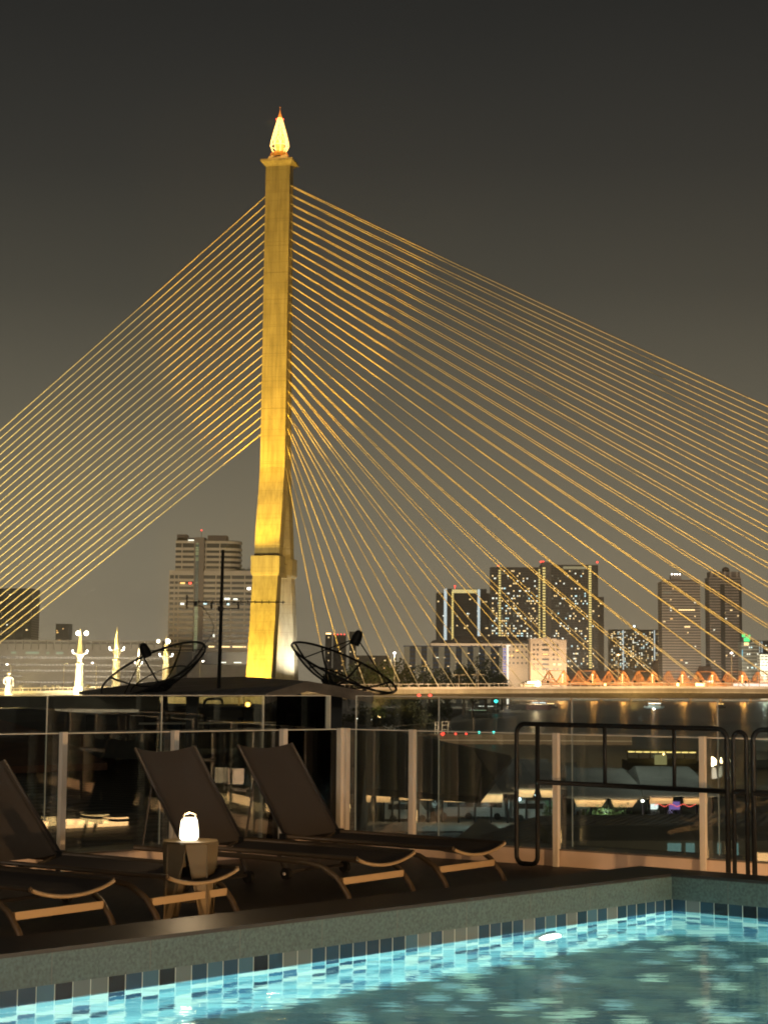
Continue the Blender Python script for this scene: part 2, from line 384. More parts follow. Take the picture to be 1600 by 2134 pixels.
for k in range(9):                      # glowing lattice ribs of the finial
    t = 2 * pi * k / 9; pts = []; 
    for r_, z_ in ((1.75, 149.9), (2.35, 150.9), (2.65, 151.8), (2.45, 153), (1.95, 155), (1.4, 157), (.85, 159), (.5, 160.2)):
        pts.append((fc.x + r_ * cos(t), fc.y + r_ * sin(t), z_ + fc.z))
    mb.tube(pts, [.13] * 6 + [.10, .08], 5)
for k in range(9):
    for (ra, za, rb, zb) in ((2.65, 151.8, 1.95, 155), (1.95, 155, 1.4, 157), (1.4, 157, .85, 159)):
        for dd in (1, -1):
            t = 2 * pi * k / 9; t2 = t + dd * 2 * pi / 9
            mb.tube([(fc.x + ra * cos(t), fc.y + ra * sin(t), za + fc.z), (fc.x + rb * cos(t2), fc.y + rb * sin(t2), zb + fc.z)], .09, 4)
for r_, z_ in ((2.66, 151.8), (1.95, 155), (1.4, 157), (.85, 159)):
    mb.tube([(fc.x + r_ * cos(2 * pi * k / 16), fc.y + r_ * sin(2 * pi * k / 16), z_ + fc.z) for k in range(16)], .12, 5, closed=True)
mb.build('lattice', m_goldglow, fin, world=False).matrix_parent_inverse = Matrix.Translation(-BP)
mb = MB(); mb.lathe([(.9, 150), (1.4, 151.6), (1.1, 154), (.6, 157), (.3, 160)], 10, (fc.x, fc.y, fc.z))
mb.build('lamp_core', emis('finial_core', (1, .36, .05), 2.4), fin).matrix_parent_inverse = Matrix.Translation(-BP)
mb = MB(); mb.lathe([(.62, 160.1), (.45, 160.8), (.2, 161.5), (.05, 162.4), (.02, 163.1)], 8, (fc.x, fc.y, fc.z)); mb.ball((fc.x, fc.y, 163.2 + fc.z), .14)
mb.build('spire', emis('spire_glow', (1, .27, .03), 1.2), fin).matrix_parent_inverse = Matrix.Translation(-BP)
mb = MB()
for k in range(8):
    t = 2 * pi * k / 8 + .3; mb.tube([(fc.x + 2.2 * cos(t), fc.y + 2.2 * sin(t), 148.4 + fc.z), (fc.x + 2.6 * cos(t), fc.y + 2.6 * sin(t), 149.2 + fc.z), (fc.x + 1.9 * cos(t), fc.y + 1.9 * sin(t), 150.1 + fc.z)], .1, 5)
mb.build('petal_bracket', emis('bracket_glow', (1, .20, .02), .9), fin).matrix_parent_inverse = Matrix.Translation(-BP)
for sx in (-1, 1):
    mb = MB(); mb.ball((fc.x + sx * .95, fc.y - .3, 159.6 + fc.z), .22); mb.build('warning_light', m_red, fin).matrix_parent_inverse = Matrix.Translation(-BP)
lamp('finial_lamp', 'POINT', (fc.x, fc.y - 5, 158), 9000, (1, .5, .12), 1.5)

# stay cables
def cable(p0, p1, sag, rad, name='stay_cable'):
    pts = []
    for k in range(13):
        t = k / 12; q = p0.lerp(p1, t); q.z -= sag * 4 * t * (1 - t); pts.append(q)
    mb = MB(); mb.tube(pts, rad, 6); mb.build(name, m_cable, bridge, smooth=True, world=True)
ytop = [969.6, 923.3, 888, 859.2, 834.6, 811.8, 790, 768.7, 747.8, 728.2, 707.6, 688.4, 668.4, 649.4, 630.1, 611.5, 592.5, 573.5, 554.5, 535.6, 516.8, 498, 479, 460.6, 442.4, 424.4, 405.5, 386.5]
for i, yy in enumerate(ytop):
    z_ = P(607, yy, 481).z
    for sgn in (-1, 1):
        dd = 2.0 - .02 * i
        p0 = br(W2 - .3, sgn * (dd - .5), z_)
        s_an = 9.93 * (i + 1); q = BO + BD * s_an + BN * (12 * sgn); q.z = zdeck(s_an + 9) + .3
        cable(p0, q, .55 + .08 * i, .105)
def s_left(px):
    k = (800 - px) / 3600; return (k * 482 - 30.5) / (.978 - .21 * k)
for i in range(28):
    y0 = 403 + 18.33 * i; sl = (489.5 - 1.68 * i) / (548 - .27 * i); x0 = 548 - .27 * i
    s_ = s_left(x0 - (1447 - y0) / sl)
    p0 = br(-W2 + .3, 0, P(548, y0, 482).z)
    cable(p0, br(-s_, 0, zdeck(-s_)), .25, .115)
# floodlight boxes along the parapet
mb0 = None
for k in range(20):
    s_ = 22 + k * 5.6
    if mb0 is None:
        mb = MB(); mb.box(-.3, .3, -.25, .25, 0, .5); mb.tube([(0, 0, -.5), (0, 0, 0)], .06, 5)
        mb0 = mb.build('floodlight_box', m_black, bridge); o = mb0
    else:
        o = mb0.copy(); C.objects.link(o); o.parent = bridge
    o.location = br(s_, -13.2, zdeck(s_) + 1.4) - BP
# added unseen spots out beside the deck that brighten its near side
for s_ in range(-150, 150, 25):
    lamp('deck_side_fill', 'SPOT', br(s_, -40, zdeck(s_) + 6), 34000, (1, .70, .45) if s_ > 0 else (1, .68, .20), .5, br(s_, -14, zdeck(s_) - .3), 70, 1)

# ------------------------------------------------------------------ street lamps on the bridge
def lamp_post(name, label, base, h, arm=0, both=False, lit=True, r=.09, col=m_white, group=None, head=.3):
    t = thing(name, label, 'street lamp', base, 0, group)
    mb = MB()
    if arm:
        pts = [(0, 0, 0), (0, 0, h * .85)] + [(arm * (1 - cos(a)) * .6, 0, h * .85 + h * .15 * sin(a)) for a in (R(30), R(60), R(90))] + [(arm, 0, h * .985)]
        mb.tube(pts, [r, r * .8, r * .7, r * .7, r * .6, r * .6], 6); hx = arm; hz = h * .98
    else:
        mb.tube([(0, 0, 0), (0, 0, h)], [r, r * .7], 6); hx = 0; hz = h
    if both: mb.tube([(-.9, 0, h), (.9, 0, h)], r * .7, 6)
    mb.build('pole', mat_pole, t)
    mb = MB()
    if both:
        for sx in (-1, 1): mb.box(sx * 1.2 - .5, sx * 1.2 + .5, -.2, .2, h, h + .18)
    else:
        mb.box(hx - head, hx + head, -head * .6, head * .6, hz - head * .2, hz + head * .35); mb.ball((hx, -.1, hz), head * .75, 0, 8)
    mb.build('lamp_head', col if lit else mat_pole, t)
    return t
mat_pole = mat('lamp_pole_paint', (.5, .45, .36), .5, .3)
def on_deck(px, n=-13.6):
    # s on the bridge where the near parapet appears at that photo column
    lo, hi = -200, 200
    for _ in range(40):
        mdl = (lo + hi) / 2; q = br(mdl, n, 0)
        if 800 + 3600 * q.x / q.y < px: lo = mdl
        else: hi = mdl
    return lo
s_ = on_deck(824, -9); lamp_post('street_lamp', 'tall single lit street lamp on the bridge just right of the tilted dish', br(s_, -9, zdeck(s_)), 9.6, 0, r=.11, head=.38)
lamp('street_glow', 'POINT', br(s_, -9.6, zdeck(s_) + 9), 900, (1, .85, .55), .3)
s_ = on_deck(958, -9); lamp_post('street_lamp', 'unlit double armed lamp left of the other one in front of dark trees', br(s_, -9, zdeck(s_)), 3.6, 0, True, False)
s_ = on_deck(997, -9); lamp_post('street_lamp', 'unlit double armed lamp closer to the white sign pylon', br(s_, -9, zdeck(s_)), 3.6, 0, True, False)
s_ = on_deck(1288, -9); lamp_post('street_lamp', 'tall lit bridge lamp in front of the pale apartment block', br(s_, -9, zdeck(s_)), 8.6, 0, r=.11, col=m_warm)
s_ = on_deck(1523, -9); lamp_post('street_lamp', 'tall lit bridge lamp in front of the domed tower', br(s_, -9, zdeck(s_)), 9.0, 0, r=.11)
for px, a, lb in ((29, -1.1, 'lit curved street lamp right behind the white statue'), (139, .9, 'unlit curved street lamp just left of the tall ornate column'),
                  (206, -1.1, 'lit curved street lamp between the two ornate columns'), (421, .8, 'slim street lamp seen behind the right rim of the left dish')):
    s_ = on_deck(px, -6); lamp_post('curved_street_lamp', lb, br(s_, -6, zdeck(s_)), 8.2, a, r=.12, lit=(px != 139), group='curved lamps on the approach road', head=.28)
for k, px in enumerate((50, 101, 118, 127, 190)):
    s_ = on_deck(px, -13)
    t = thing('mushroom_lamp', ('short mushroom lamp nearest the statue on the approach road', 'short mushroom lamp standing alone mid-way along the approach road', 'left one of two short mushroom lamps standing close together', 'right one of two short mushroom lamps standing close together', 'short mushroom lamp just right of the tall ornate column')[k], 'lamp', br(s_, -13, zdeck(s_)), 0, 'mushroom lamps on the approach road')
    mb = MB(); mb.tube([(0, 0, 0), (0, 0, 1.5)], .08, 6); mb.build('pole', mat_pole, t)
    mb = MB(); mb.lathe([(.15, 1.4), (.55, 1.65), (.4, 1.9), (.05, 2.0)], 8); mb.build('lamp_head', mat_pole, t)

# ------------------------------------------------------------------ ornate columns and statue on the approach
m_marble = mat('lit_marble', (.66, .62, .52), .7, noise=.1, nscale=2)
m_spire = mat('gilded_spire', (.85, .72, .42), .5)
def ornate(px, Y, ytop, ybase, wpx, label, box=True):
    b = P(px, ybase, Y); t_ = P(px, ytop, Y); h = t_.z - b.z; k = Y / 3600
    t = thing('ornate_column', label, 'monument', b, 0, 'ornate columns at the bridge head')
    w_ = wpx * k / 2
    mb = MB(); zb = 0
    if box: mb.lathe([(w_ * 1.25, 0), (w_ * 1.25, h * .13), (w_ * .98, h * .15)], 4, ph=pi / 4); zb = h * .15
    mb.lathe([(w_ * .98, zb), (w_ * .72, h * .44), (w_ * .8, h * .47), (w_ * .5, h * .5), (w_ * .62, h * .56), (w_ * .95, h * .6), (w_ * 1.15, h * .62), (w_ * .6, h * .635)], 8, ph=pi / 8)
    mb.build('shaft', m_marble, t)
    mb = MB(); mb.lathe([(w_ * .62, h * .635), (w_ * .5, h * .72), (w_ * .26, h * .86), (w_ * .05, h)], 8, ph=pi / 8); mb.build('spire', m_spire, t)
    for sx in (-1, 1):
        mb = MB(); mb.tube([(sx * w_ * .6, 0, h * .62), (sx * w_ * 1.5, 0, h * .63), (sx * w_ * 1.5, 0, h * .65)], .09, 5)
        mb.ball((sx * w_ * 1.5, 0, h * .665), .26); mb.build('globe_lamp', m_white, t)
    return t, b, h
o1, b1, h1 = ornate(165, 478, 1310, 1449, 20, 'tall brightly lit ornate column with a square plinth, tallest of the columns')
lamp('column_light', 'POINT', b1 + Vector((-2.2, -5, 1.5)), 5200, (1, .86, .55), .3); lamp('column_light', 'POINT', b1 + Vector((2.2, -5, 8)), 3600, (1, .86, .55), .3)
mb = MB(); 
for dx in (-.6, 1.9): mb.ball((dx * .9, -.4, h1 * .93), .62, 0, 10)
mb.build('beacon_lamp', emis('beacon', (1, .90, .62), 14), o1)
o2, b2, h2 = ornate(242, 500, 1307, 1436, 20, 'ornate column with a bright smooth pointed spire left of the dish', False)
lamp('column_light', 'POINT', b2 + Vector((-1, -4.5, h2 * .68)), 3800, (1, .82, .35), .3); lamp('column_light', 'POINT', b2 + Vector((0, -6, 3)), 1700, (1, .75, .35), .3)
o3, b3, h3 = ornate(345, 490, 1325, 1440, 18, 'ornate column whose bright lamps shine through the left dish', False)
lamp('column_light', 'POINT', b3 + Vector((0, -4.5, h3 * .6)), 3000, (1, .80, .4), .3)
mb = MB()
for dx in (-1.7, .4): mb.ball((dx * 1.3, -.4, h3 * .90), .62 if dx > 0 else .45, 0, 10)
mb.build('beacon_lamp', emis('beacon_b', (1, .90, .62), 14), o3)
o4, b4, h4 = ornate(288, 640, 1352, 1436, 10, 'small distant ornate column seen through the middle of the left dish', False)
lamp('column_light', 'POINT', b4 + Vector((0, -4, h4 * .6)), 2000, (1, .85, .5), .3)
# statue
sb = P(18, 1449, 470)
st = thing('statue', 'white floodlit standing statue of a robed figure at the left edge', 'statue', sb)
mb = MB()
mb.lathe([(1.15, 0), (1.15, .25), (.95, .35), (1.0, 1.0), (.85, 2.2), (.68, 3.1), (.72, 3.5), (.98, 4.3), (1.05, 4.7), (.75, 5.0), (.28, 5.12), (.27, 5.35), (.40, 5.5), (.47, 5.8), (.42, 6.1), (.25, 6.32), (.02, 6.4)], 14)
mb.tube([(-.98, 0, 4.7), (-1.22, -.1, 3.9), (-1.12, -.35, 3.2), (-.6, -.75, 2.95)], [.26, .23, .2, .15], 8)
mb.tube([(.98, 0, 4.7), (1.25, -.05, 3.9), (1.35, -.2, 3.1), (1.25, -.35, 2.5)], [.26, .23, .2, .15], 8)
mb.tube([(.35, -.95, 2.3), (.55, -.9, 1.2), (.6, -.9, .3)], .12, 6); mb.tube([(-.3, -.9, 2.6), (-.4, -.98, 1.3), (-.4, -.95, .3)], .12, 6)
mb.ball((0, -.42, 5.75), .09, 0, 6)
mb.build('figure', m_marble, st, smooth=True)
lamp('statue_light', 'POINT', sb + Vector((-1.5, -5, 1)), 4200, (1, .9, .66), .3); lamp('statue_light', 'POINT', sb + Vector((2, -5, 5)), 2400, (1, .9, .66), .3)

# ================================================================== CITY
def box_building(name, label, x0, x1, ytop, Y, depth, zb=ZL, cat='building', group=None):
    a = P(x0, 1425, Y); b = P(x1, 1425, Y); top = P((x0 + x1) / 2, ytop, Y)
    t = thing(name, label, cat, (a.x, Y, zb), 0, group)
    return t, b.x - a.x, top.z - zb
def win_box(t, x0, x1, z0, z1, y, m_, name='lit_window', d=.12):
    mb = MB(); mb.box(x0, x1, y - d, y, z0, z1); return mb.build(name, m_, t)
m_far = {}
def fm(name, col, rough=.7, **k):
    if name not in m_far: m_far[name] = mat(name, col, rough, **k)
    return m_far[name]
m_gls = mat('facade_glass', (.028, .026, .022), .25)
def lits(t, n,  x0, x1, z0, z1, fh, cw, y, pal=(0, 1, 2, 3), wt=(5, 4, 2, 2), ww=.6, hh=.55, seed=1, bias=0):
    rd = random.Random(seed); nx = int((x1 - x0) / cw); nf = int((z1 - z0) / fh); seen = set(); protos = {}
    tries = 0
    more = MB() if n > 80 else None; mset = set()
    while more and len(mset) < n * 1.6:
        f_ = int(nf * (rd.random() ** (1 + bias))); c_ = rd.randrange(nx); 
        if (f_, c_) in mset: continue
        mset.add((f_, c_)); xx = x0 + c_ * cw + cw * .2; zz_ = z0 + f_ * fh + fh * .2; more.box(xx, xx + cw * ww, y - .2, y, zz_, zz_ + fh * hh, rd.choice((0, 0, 1, 2, 2)))
    if more:
        mo = more.build('lit_window', [m_lit[0], m_lit[1], m_dull], t); mo['kind'] = 'stuff'; seen |= mset; n += len(mset)
    while len(seen) < n and tries < n * 20:
        tries += 1
        f_ = int(nf * (rd.random() ** (1 + bias))); c_ = rd.randrange(nx)
        if (f_, c_) in seen: continue
        seen.add((f_, c_)); mi = rd.choices(pal, wt[:len(pal)])[0]; wide = rd.choice((1, 1, 1, 1.7))
        if (mi, wide) not in protos:
            mb = MB(); mb.box(0, cw * ww * wide, -.2, 0, 0, fh * hh); o = mb.build('lit_window', m_lit[mi], t); protos[(mi, wide)] = o
        else:
            o = protos[(mi, wide)].copy(); C.objects.link(o); o.parent = t
        o.location = (x0 + c_ * cw + cw * .2, y, z0 + f_ * fh + fh * .2)

def tower(name, label, x0, x1, ytop, Y, depth, fh_px, slab_col, body_col, slab_frac=.45, fins=0, fin_col=None, nlit=40, pal=(0, 1, 2, 3), wt=(5, 4, 2, 2), seed=1, cwpx=4.2, proud=.5, body_rough=.4, bias=0, base_hidden=1418, litw=.6):
    t, w_, h = box_building(name, label, x0, x1, ytop, Y, depth)
    k = Y / 3600; fh = fh_px * k
    mb = MB(); mb.box(0, w_, 0, depth, 0, h); mb.build('tower_body', fm('body_%.3f_%.3f_%.3f' % body_col, body_col, body_rough, noise=.25, nscale=.08), t)
    nf = int(h / fh); sm = fm('slab_%.3f_%.3f_%.3f' % slab_col, slab_col, .8, noise=.1, nscale=.1)
    proto = None; cnt = 0
    for f_ in range(nf, -1, -1):
        z0 = h - (nf - f_) * fh - fh * slab_frac
        if z0 < 0 or cnt >= 62: break
        cnt += 1
        if proto is None:
            mb = MB(); mb.box(-proud * .7, w_ + proud * .7, -proud, depth + proud, 0, fh * slab_frac); proto = mb.build('floor_band', sm, t); o = proto
        else: o = proto.copy(); C.objects.link(o); o.parent = t
        o.location = (0, 0, z0)
    if fins:
        for c_ in range(fins + 1):
            xx = w_ * c_ / fins; mb = MB(); mb.box(xx - .35, xx + .35, -proud - .25, -.004, 0, h - .02); mb.build('pier', fm('fin_%.3f_%.3f_%.3f' % (fin_col or slab_col), fin_col or slab_col, .8), t)
    if nlit:
        hb = P(x0, base_hidden, Y).z - ZL; hb = max(0, hb)
        zs = h - int((h - hb) / fh) * fh
        lits(t, nlit, .5, w_ - .5, zs, h - fh, fh, cwpx * k, -proud - .05 if slab_frac < .3 else -.02, pal, wt, seed=seed, hh=.55 * (1 - slab_frac) / .55 if slab_frac > .3 else .5, bias=bias, ww=litw)
    return t, w_, h, k
def dot_strip(t, k, xpx, wpx, h, ytop_off, ylen_px, pitch_px, m_, y=-.8, fill=.6, name='light_strip'):
    mb = MB(); n_ = int(ylen_px / pitch_px)
    mb.box((xpx - wpx * .7) * k, (xpx + wpx * .7) * k, y, 0, max(0, h - (ytop_off + ylen_px) * k), h - ytop_off * k * .5, 1)
    for i in range(n_):
        z1 = h - (ytop_off + i * pitch_px) * k
        if z1 < 1: break
        mb.box((xpx - wpx / 2) * k, (xpx + wpx / 2) * k, y - .15, y - .003, z1 - pitch_px * k * fill, z1)
    return mb.build(name, [m_, fm('strip_back', (.16, .14, .11))], t)
m_strip_y = emis('stair_light_yellow', (1, .78, .25), 1.15); m_strip_w = emis('stair_light_white', (.72, .85, .85), .95)

# left hotel tower (near the pylon)
Yh = 950; kh = Yh / 3600
t, w_, h = box_building('hotel_tower', 'pale stepped high-rise with banded windows and a glowing glass lift shaft left of the pylon', 350, 552, 1190, Yh, 22)
m_cream = fm('cream_spandrel', (.58, .50, .40), .8, noise=.08, nscale=.2); m_taupe = fm('taupe_shaft', (.24, .20, .17), .8)
mb = MB(); mb.box(0, w_, 0, 22, 0, h - .1); mb.build('lower_block', m_gls, t)
pr = {}
def hband(x0p, x1p, yp0, yp1, yoff=-.45, mm=m_cream, nm='spandrel', thick=.45, key=None):
    z0 = h + (1190 - yp1) * kh; z1 = h + (1190 - yp0) * kh; xa = (x0p - 350) * kh; xb = (x1p - 350) * kh
    mb = MB(); mb.box(xa, xb, yoff, yoff + thick - .004, z0, z1); return mb.build(nm, mm, t)
hband(349, 552, 1189, 1199)
for i in range(13): hband(349, 552, 1206.5 + i * 11, 1212.0 + i * 11)
hband(349, 552, 1350, 1358)
for xp in (349.5, 360, 368.5, 446.5, 478, 506.5, 551): hband(xp - .9, xp + .9, 1199, 1350, -.6, m_cream, 'pier', .6)
# upper tower block, set back a little
z0u = h - .1; hu = (1190 - 1125) * kh
mb = MB(); mb.box((360 - 350) * kh, (466 - 350) * kh, 3, 19, z0u, h + hu); mb.build('upper_block', m_gls, t)
mb = MB()
ctr = (466 - 350) * kh
mb.lathe([(8 - .4, h), (8 - .4, h + hu)], 20, (ctr, 11, 0)); mb.build('round_bay', m_gls, t)
for i in range(7):
    y1p = (1126 if i == 0 else 1136.5 + (i - 1) * 11); y2p = 1132.5 if i == 0 else y1p + 5.5
    if i == 0: y2p = 1131.5
    mb = MB(); zA = h + (1190 - y2p - 4 * (i > 0)) * kh; zB = h + (1190 - y1p - 4 * (i > 0)) * kh
    mb.box((359.5 - 350) * kh, ctr, 2.5, 3 - .004, zA, zB); mb.lathe([(8, zA), (8, zB)], 20, (ctr, 11, 0)); mb.build('spandrel', m_cream, t)
for xp in (373.5, 423.5, 452.5):
    mb = MB(); mb.box((xp - 351) * kh, (xp - 349) * kh, 2.35, 2.9, h, h + hu - .2); mb.build('pier', m_cream, t)
mb = MB(); mb.box((400 - 350) * kh, (421 - 350) * kh, -1.2, 8, 0, h + (1190 - 1120) * kh); mb.build('lift_shaft', m_taupe, t)
mb = MB(); rd = random.Random(3)
mb.box((402.5 - 350) * kh, (410.5 - 350) * kh, -1.35, -1.204, 0, h + (1190 - 1133) * kh, 0)
for i in range(60):
    zt = h + (1190 - 1133 - i * 3.7) * kh
    if zt < 2: break
    mb.box((403 - 350) * kh, (410 - 350) * kh, -1.42, -1.354, zt - 2.6 * kh * rd.uniform(.6, 1), zt, 1 if (i < 10 and i % 3 != 1) or i > 32 or rd.random() < .3 else 2)
mb.build('shaft_glazing', [m_gls, emis('shaft_lit', (.55, .62, .30), .42), emis('shaft_dim', (.30, .40, .30), .16)], t)
mb = MB(); mb.box((426 - 350) * kh, (466 - 350) * kh, 4, 16, h + hu, h + hu + 2.9); mb.box((361 - 350) * kh, (382 - 350) * kh, 5, 15, h + hu, h + hu + 3.4); mb.box((361 - 350) * kh, (421 - 350) * kh, 5, 15, h + hu, h + hu + 1.6)
mb.build('roof_plant', fm('plant_brown', (.10, .075, .065)), t)
mb = MB(); mb.tube([((412 - 350) * kh, 6, h + hu), ((412 - 350) * kh, 6, h + hu + 5.6)], .12, 5); mb.build('roof_mast', m_black, t)
mb = MB(); mb.ball(((412 - 350) * kh, 6, h + hu + 5.8), .35); mb.build('warning_light', m_red, t)
for (xa, xb, ya, yb, mm) in ((372, 382, 1214, 1218, m_lit[3]), (390, 395, 1214, 1218, m_red), (464, 476, 1246, 1250, m_lit[1]), (483, 492, 1247, 1252, m_lit[1]), (373, 381, 1257, 1261, m_lit[1]), (421, 428, 1257, 1260, m_lit[2]), (470, 475, 1257, 1261, m_lit[2]), (512, 518, 1224, 1232, m_white), (386, 398, 1124, 1126, m_lit[1]), (442, 445, 1322, 1328, m_lit[1]), (433, 445, 1346, 1349, m_lit[0]), (455, 478, 1346, 1349, m_lit[0]), (483, 511, 1346, 1349, m_lit[0]), (455, 470, 1379, 1381, m_lit[1]), (486, 502, 1379, 1381, m_lit[1])):
    z0 = h + (1190 - yb) * kh; z1 = h + (1190 - ya) * kh; xa = (xa - 350) * kh; xb = (xb - 350) * kh
    win_box(t, xa, xb, z0, z1, -.02 if ya > 1190 else 2.2, mm)
mb = MB(); mb.box((395 - 350) * kh, w_ + 4, -12, -1.3, 0, h - (1385 - 1190) * kh); mb.build('podium', fm('podium', (.28, .25, .21), .8, noise=.1, nscale=.3), t)
for i in range(6):     # roof garden shrubs
    mb = MB(); xx = (492 + i * 6 - 350) * kh
    rdd = random.Random(i)
    for j in range(60):
        c = Vector((xx + rdd.gauss(0, .9), rdd.uniform(2, 5), h + .3 + abs(rdd.gauss(0, .8)))); a = Vector((rdd.gauss(0, .3), rdd.gauss(0, .3), rdd.gauss(0, .3))); b = Vector((rdd.gauss(0, .3), rdd.gauss(0, .3), rdd.gauss(0, .3)))
        mb.face([c, c + a, c + b])
    mb.build('roof_shrub', fm('leaf_dark', (.05, .055, .025)), t)

# far left tower
t, w_, h, k = tower('apartment_tower', 'dark tower cut off by the left edge with a few lit windows', -60, 62, 1226, 1100, 25, 5.2, (.075, .07, .06), (.055, .052, .048), .35, 7, (.12, .11, .10), 14, seed=5, pal=(0, 1), cwpx=6)
# long low assembly building at the left
Yl = 800; t, w_, h = box_building('assembly_building', 'long low pale building with a row of arches along its roof at left', -70, 352, 1334, Yl, 30); kl = Yl / 3600
m_pale = fm('pale_stone', (.17, .155, .125), .85, noise=.08, nscale=.1)
mb = MB(); mb.box(0, w_, 0, 30, 0, h - 26 * kl); mb.box(0, w_ * .96, 2, 28, h - 26 * kl, h - 2 * kl); mb.build('wall', m_pale, t)
mb = MB(); mb.box(-1, w_ * .965, 1, 29, h - 2 * kl, h); mb.build('roof', m_pale, t)
for i in range(25):
    x_ = (i * 16.0 + 3) * kl; mb = MB(); pts = [(x_ + 7.6 * kl + 6.6 * kl * cos(a), 0, h - 6.5 * kl + 2.6 * kl * sin(a)) for a in [pi * j / 8 for j in range(9)]]
    mb.prism(pts + [(x_ + 1 * kl, 0, h - 8 * kl), (x_ + 14.2 * kl, 0, h - 8 * kl)], (0, .3, 0)); o = mb.build('arch_opening', fm('arch_dark', (.05, .045, .03)), t); o.location = (0, 1.65, 0)
    mb = MB(); mb.box(x_ - .8 * kl, x_ + .2 * kl, .9, 1.9, h - 20 * kl, h - 2.2 * kl); mb.build('pilaster', m_pale, t)
for zz_, hh_ in ((34, 5), (50, 3), (62, 3), (74, 3), (86, 3)):
    mb = MB(); mb.box(0, w_, -.8, 0, h - (zz_ + hh_ + 4) * kl, h - (zz_ + hh_) * kl); mb.build('ledge', m_pale, t)
    mb = MB(); mb.box(2, w_ - 2, -.1, 0, h - (zz_ + hh_ * 1.4) * kl, h - zz_ * kl); mb.build('window_band', m_gls, t)
    mb = MB()
    for q_ in range(52): mb.box(3 + q_ * 1.75, 3.3 + q_ * 1.75, -.5, -.1, h - (zz_ + hh_ * 1.4) * kl, h - zz_ * kl)
    mb.build('mullion_row', m_pale, t)
for (a, b) in ((22, 32), (52, 80), (95, 101), (115, 130)):
    win_box(t, (a + 70) * kl, (b + 70) * kl, h - 29 * kl, h - 24.5 * kl, -.15, emis('greenish_window', (.45, .62, .40), .42))
for a in (50, 66, 82, 130, 150): # lit ground entrance
    mb = MB(); mb.box((a + 70) * kl, (a + 71.5) * kl, -3, -2, 0, h - 88 * kl); mb.build('porch_column', m_pale, t)
mb = MB(); mb.box(118 * kl, 230 * kl, -4, -.8, h - 84 * kl, h - 74 * kl); mb.build('porch', m_pale, t)
# faint towers far away
t, w_, h, k = tower('distant_tower', 'faint distant tower under construction with amber lamps, far behind the long low building', 114, 142, 1300, 3000, 30, 4, (.14, .12, .09), (.11, .095, .075), .3, 0, None, 6, pal=(3,), wt=(1,), seed=9)
t, w_, h, k = tower('distant_tower', 'faint distant tower with an amber crown behind the tilted dish', 677, 690, 1318, 3000, 30, 4, (.15, .125, .09), (.12, .10, .08), .3, 0, None, 6, pal=(0, 3), wt=(1, 1), seed=10)
win_box(t, 1, w_ - 1, h - 3, h - 1, -.7, m_warm)
t, w_, h, k = tower('distant_tower', 'faint distant tower with red roof lamps behind the tilted dish', 693, 720, 1323, 3100, 30, 4, (.12, .11, .09), (.10, .09, .075), .3, 0, None, 8, pal=(0, 3), wt=(1, 1), seed=11)
for i in range(4): mb = MB(); mb.ball((w_ * (.1 + .26 * i), -1, h + .8), 1.1); mb.build('warning_light', m_red, t)
t, w_, h, k = tower('distant_tower', 'low faint distant block left of the leafy shore trees', 730, 812, 1366, 2600, 30, 4, (.10, .085, .065), (.07, .06, .05), .3, 0, None, 8, pal=(0, 3), wt=(1, 1), seed=12)
t, w_, h, k = tower('distant_tower', 'slender hazy distant tower directly behind the raised feed horn', 727, 741, 1316, 3300, 30, 4, (.15, .13, .10), (.13, .115, .09), .3, 0, None, 3, pal=(0, 3), wt=(1, 1), seed=13)

# blue and white apartments on the near bank
Ya = 1300; ka = Ya / 3600; t, w_, h = box_building('apartment_block', 'long low apartment block with white piers and blue balconies behind the trees', 842, 1046, 1348, Ya, 16)
m_bw = fm('apartment_white', (.52, .48, .38), .8, noise=.06, nscale=.3); m_blue = fm('balcony_blue', (.035, .07, .17), .7)
mb = MB(); mb.box(0, w_, .8, 16, 0, h); mb.build('wall', fm('apartment_recess', (.06, .06, .06)), t)
for i in range(8):
    xa = (i * 24 - 2 + 1) * ka; mb = MB(); mb.box(max(0, xa), xa + 12 * ka, 0, .8, 0, h); mb.build('pier', m_bw, t)
    for j in range(6):
        if i * 24 + 11 + 12 > 204: break
        mb = MB(); mb.box(xa + 12 * ka, xa + 24 * ka, -.3, .6, h - (8 + j * 9) * ka, h - (5 + j * 9) * ka); mb.build('balcony', m_blue, t)
mb = MB(); mb.box(-.6, w_ + .6, -.6, 16, h, h + 2 * ka); mb.build('roof', m_blue, t)
lits(t, 26, 0, w_, h - 54 * ka, h - 4 * ka, 9 * ka, 8 * ka, .7, pal=(0, 1, 3), wt=(4, 2, 2), seed=4, ww=.4, hh=.4)
# sign pylon
t, w_, h = box_building('sign_tower', 'narrow white sign tower with a blue lit lattice and a bright vertical tube', 1040, 1062, 1350, 1250, 5); k = 1250 / 3600
mb = MB(); mb.box(0, 7 * k, 0, 5, 0, h); mb.build('slab', m_bw, t)
mb = MB()
for i in range(12): mb.box(7.6 * k, 14.5 * k, .4, .8, h - (4 + i * 5.2) * k, h - (1 + i * 5.2) * k)
mb.build('lattice', emis('lattice_blue', (.18, .25, .75), .8), t)
mb = MB(); mb.box(15.5 * k, 19.5 * k, 0, 1.4, 0, h + 6 * k); mb.box(14 * k, 23 * k, 0, 1.4, h + 3 * k, h + 6 * k); mb.build('light_tube', emis('tube_white', (1, .9, .72), 1.3), t)
mb = MB(); mb.tube([(5 * k, 2, h), (5 * k, 2, h + 12 * k)], .25, 5); mb.build('mast', m_marble, t)

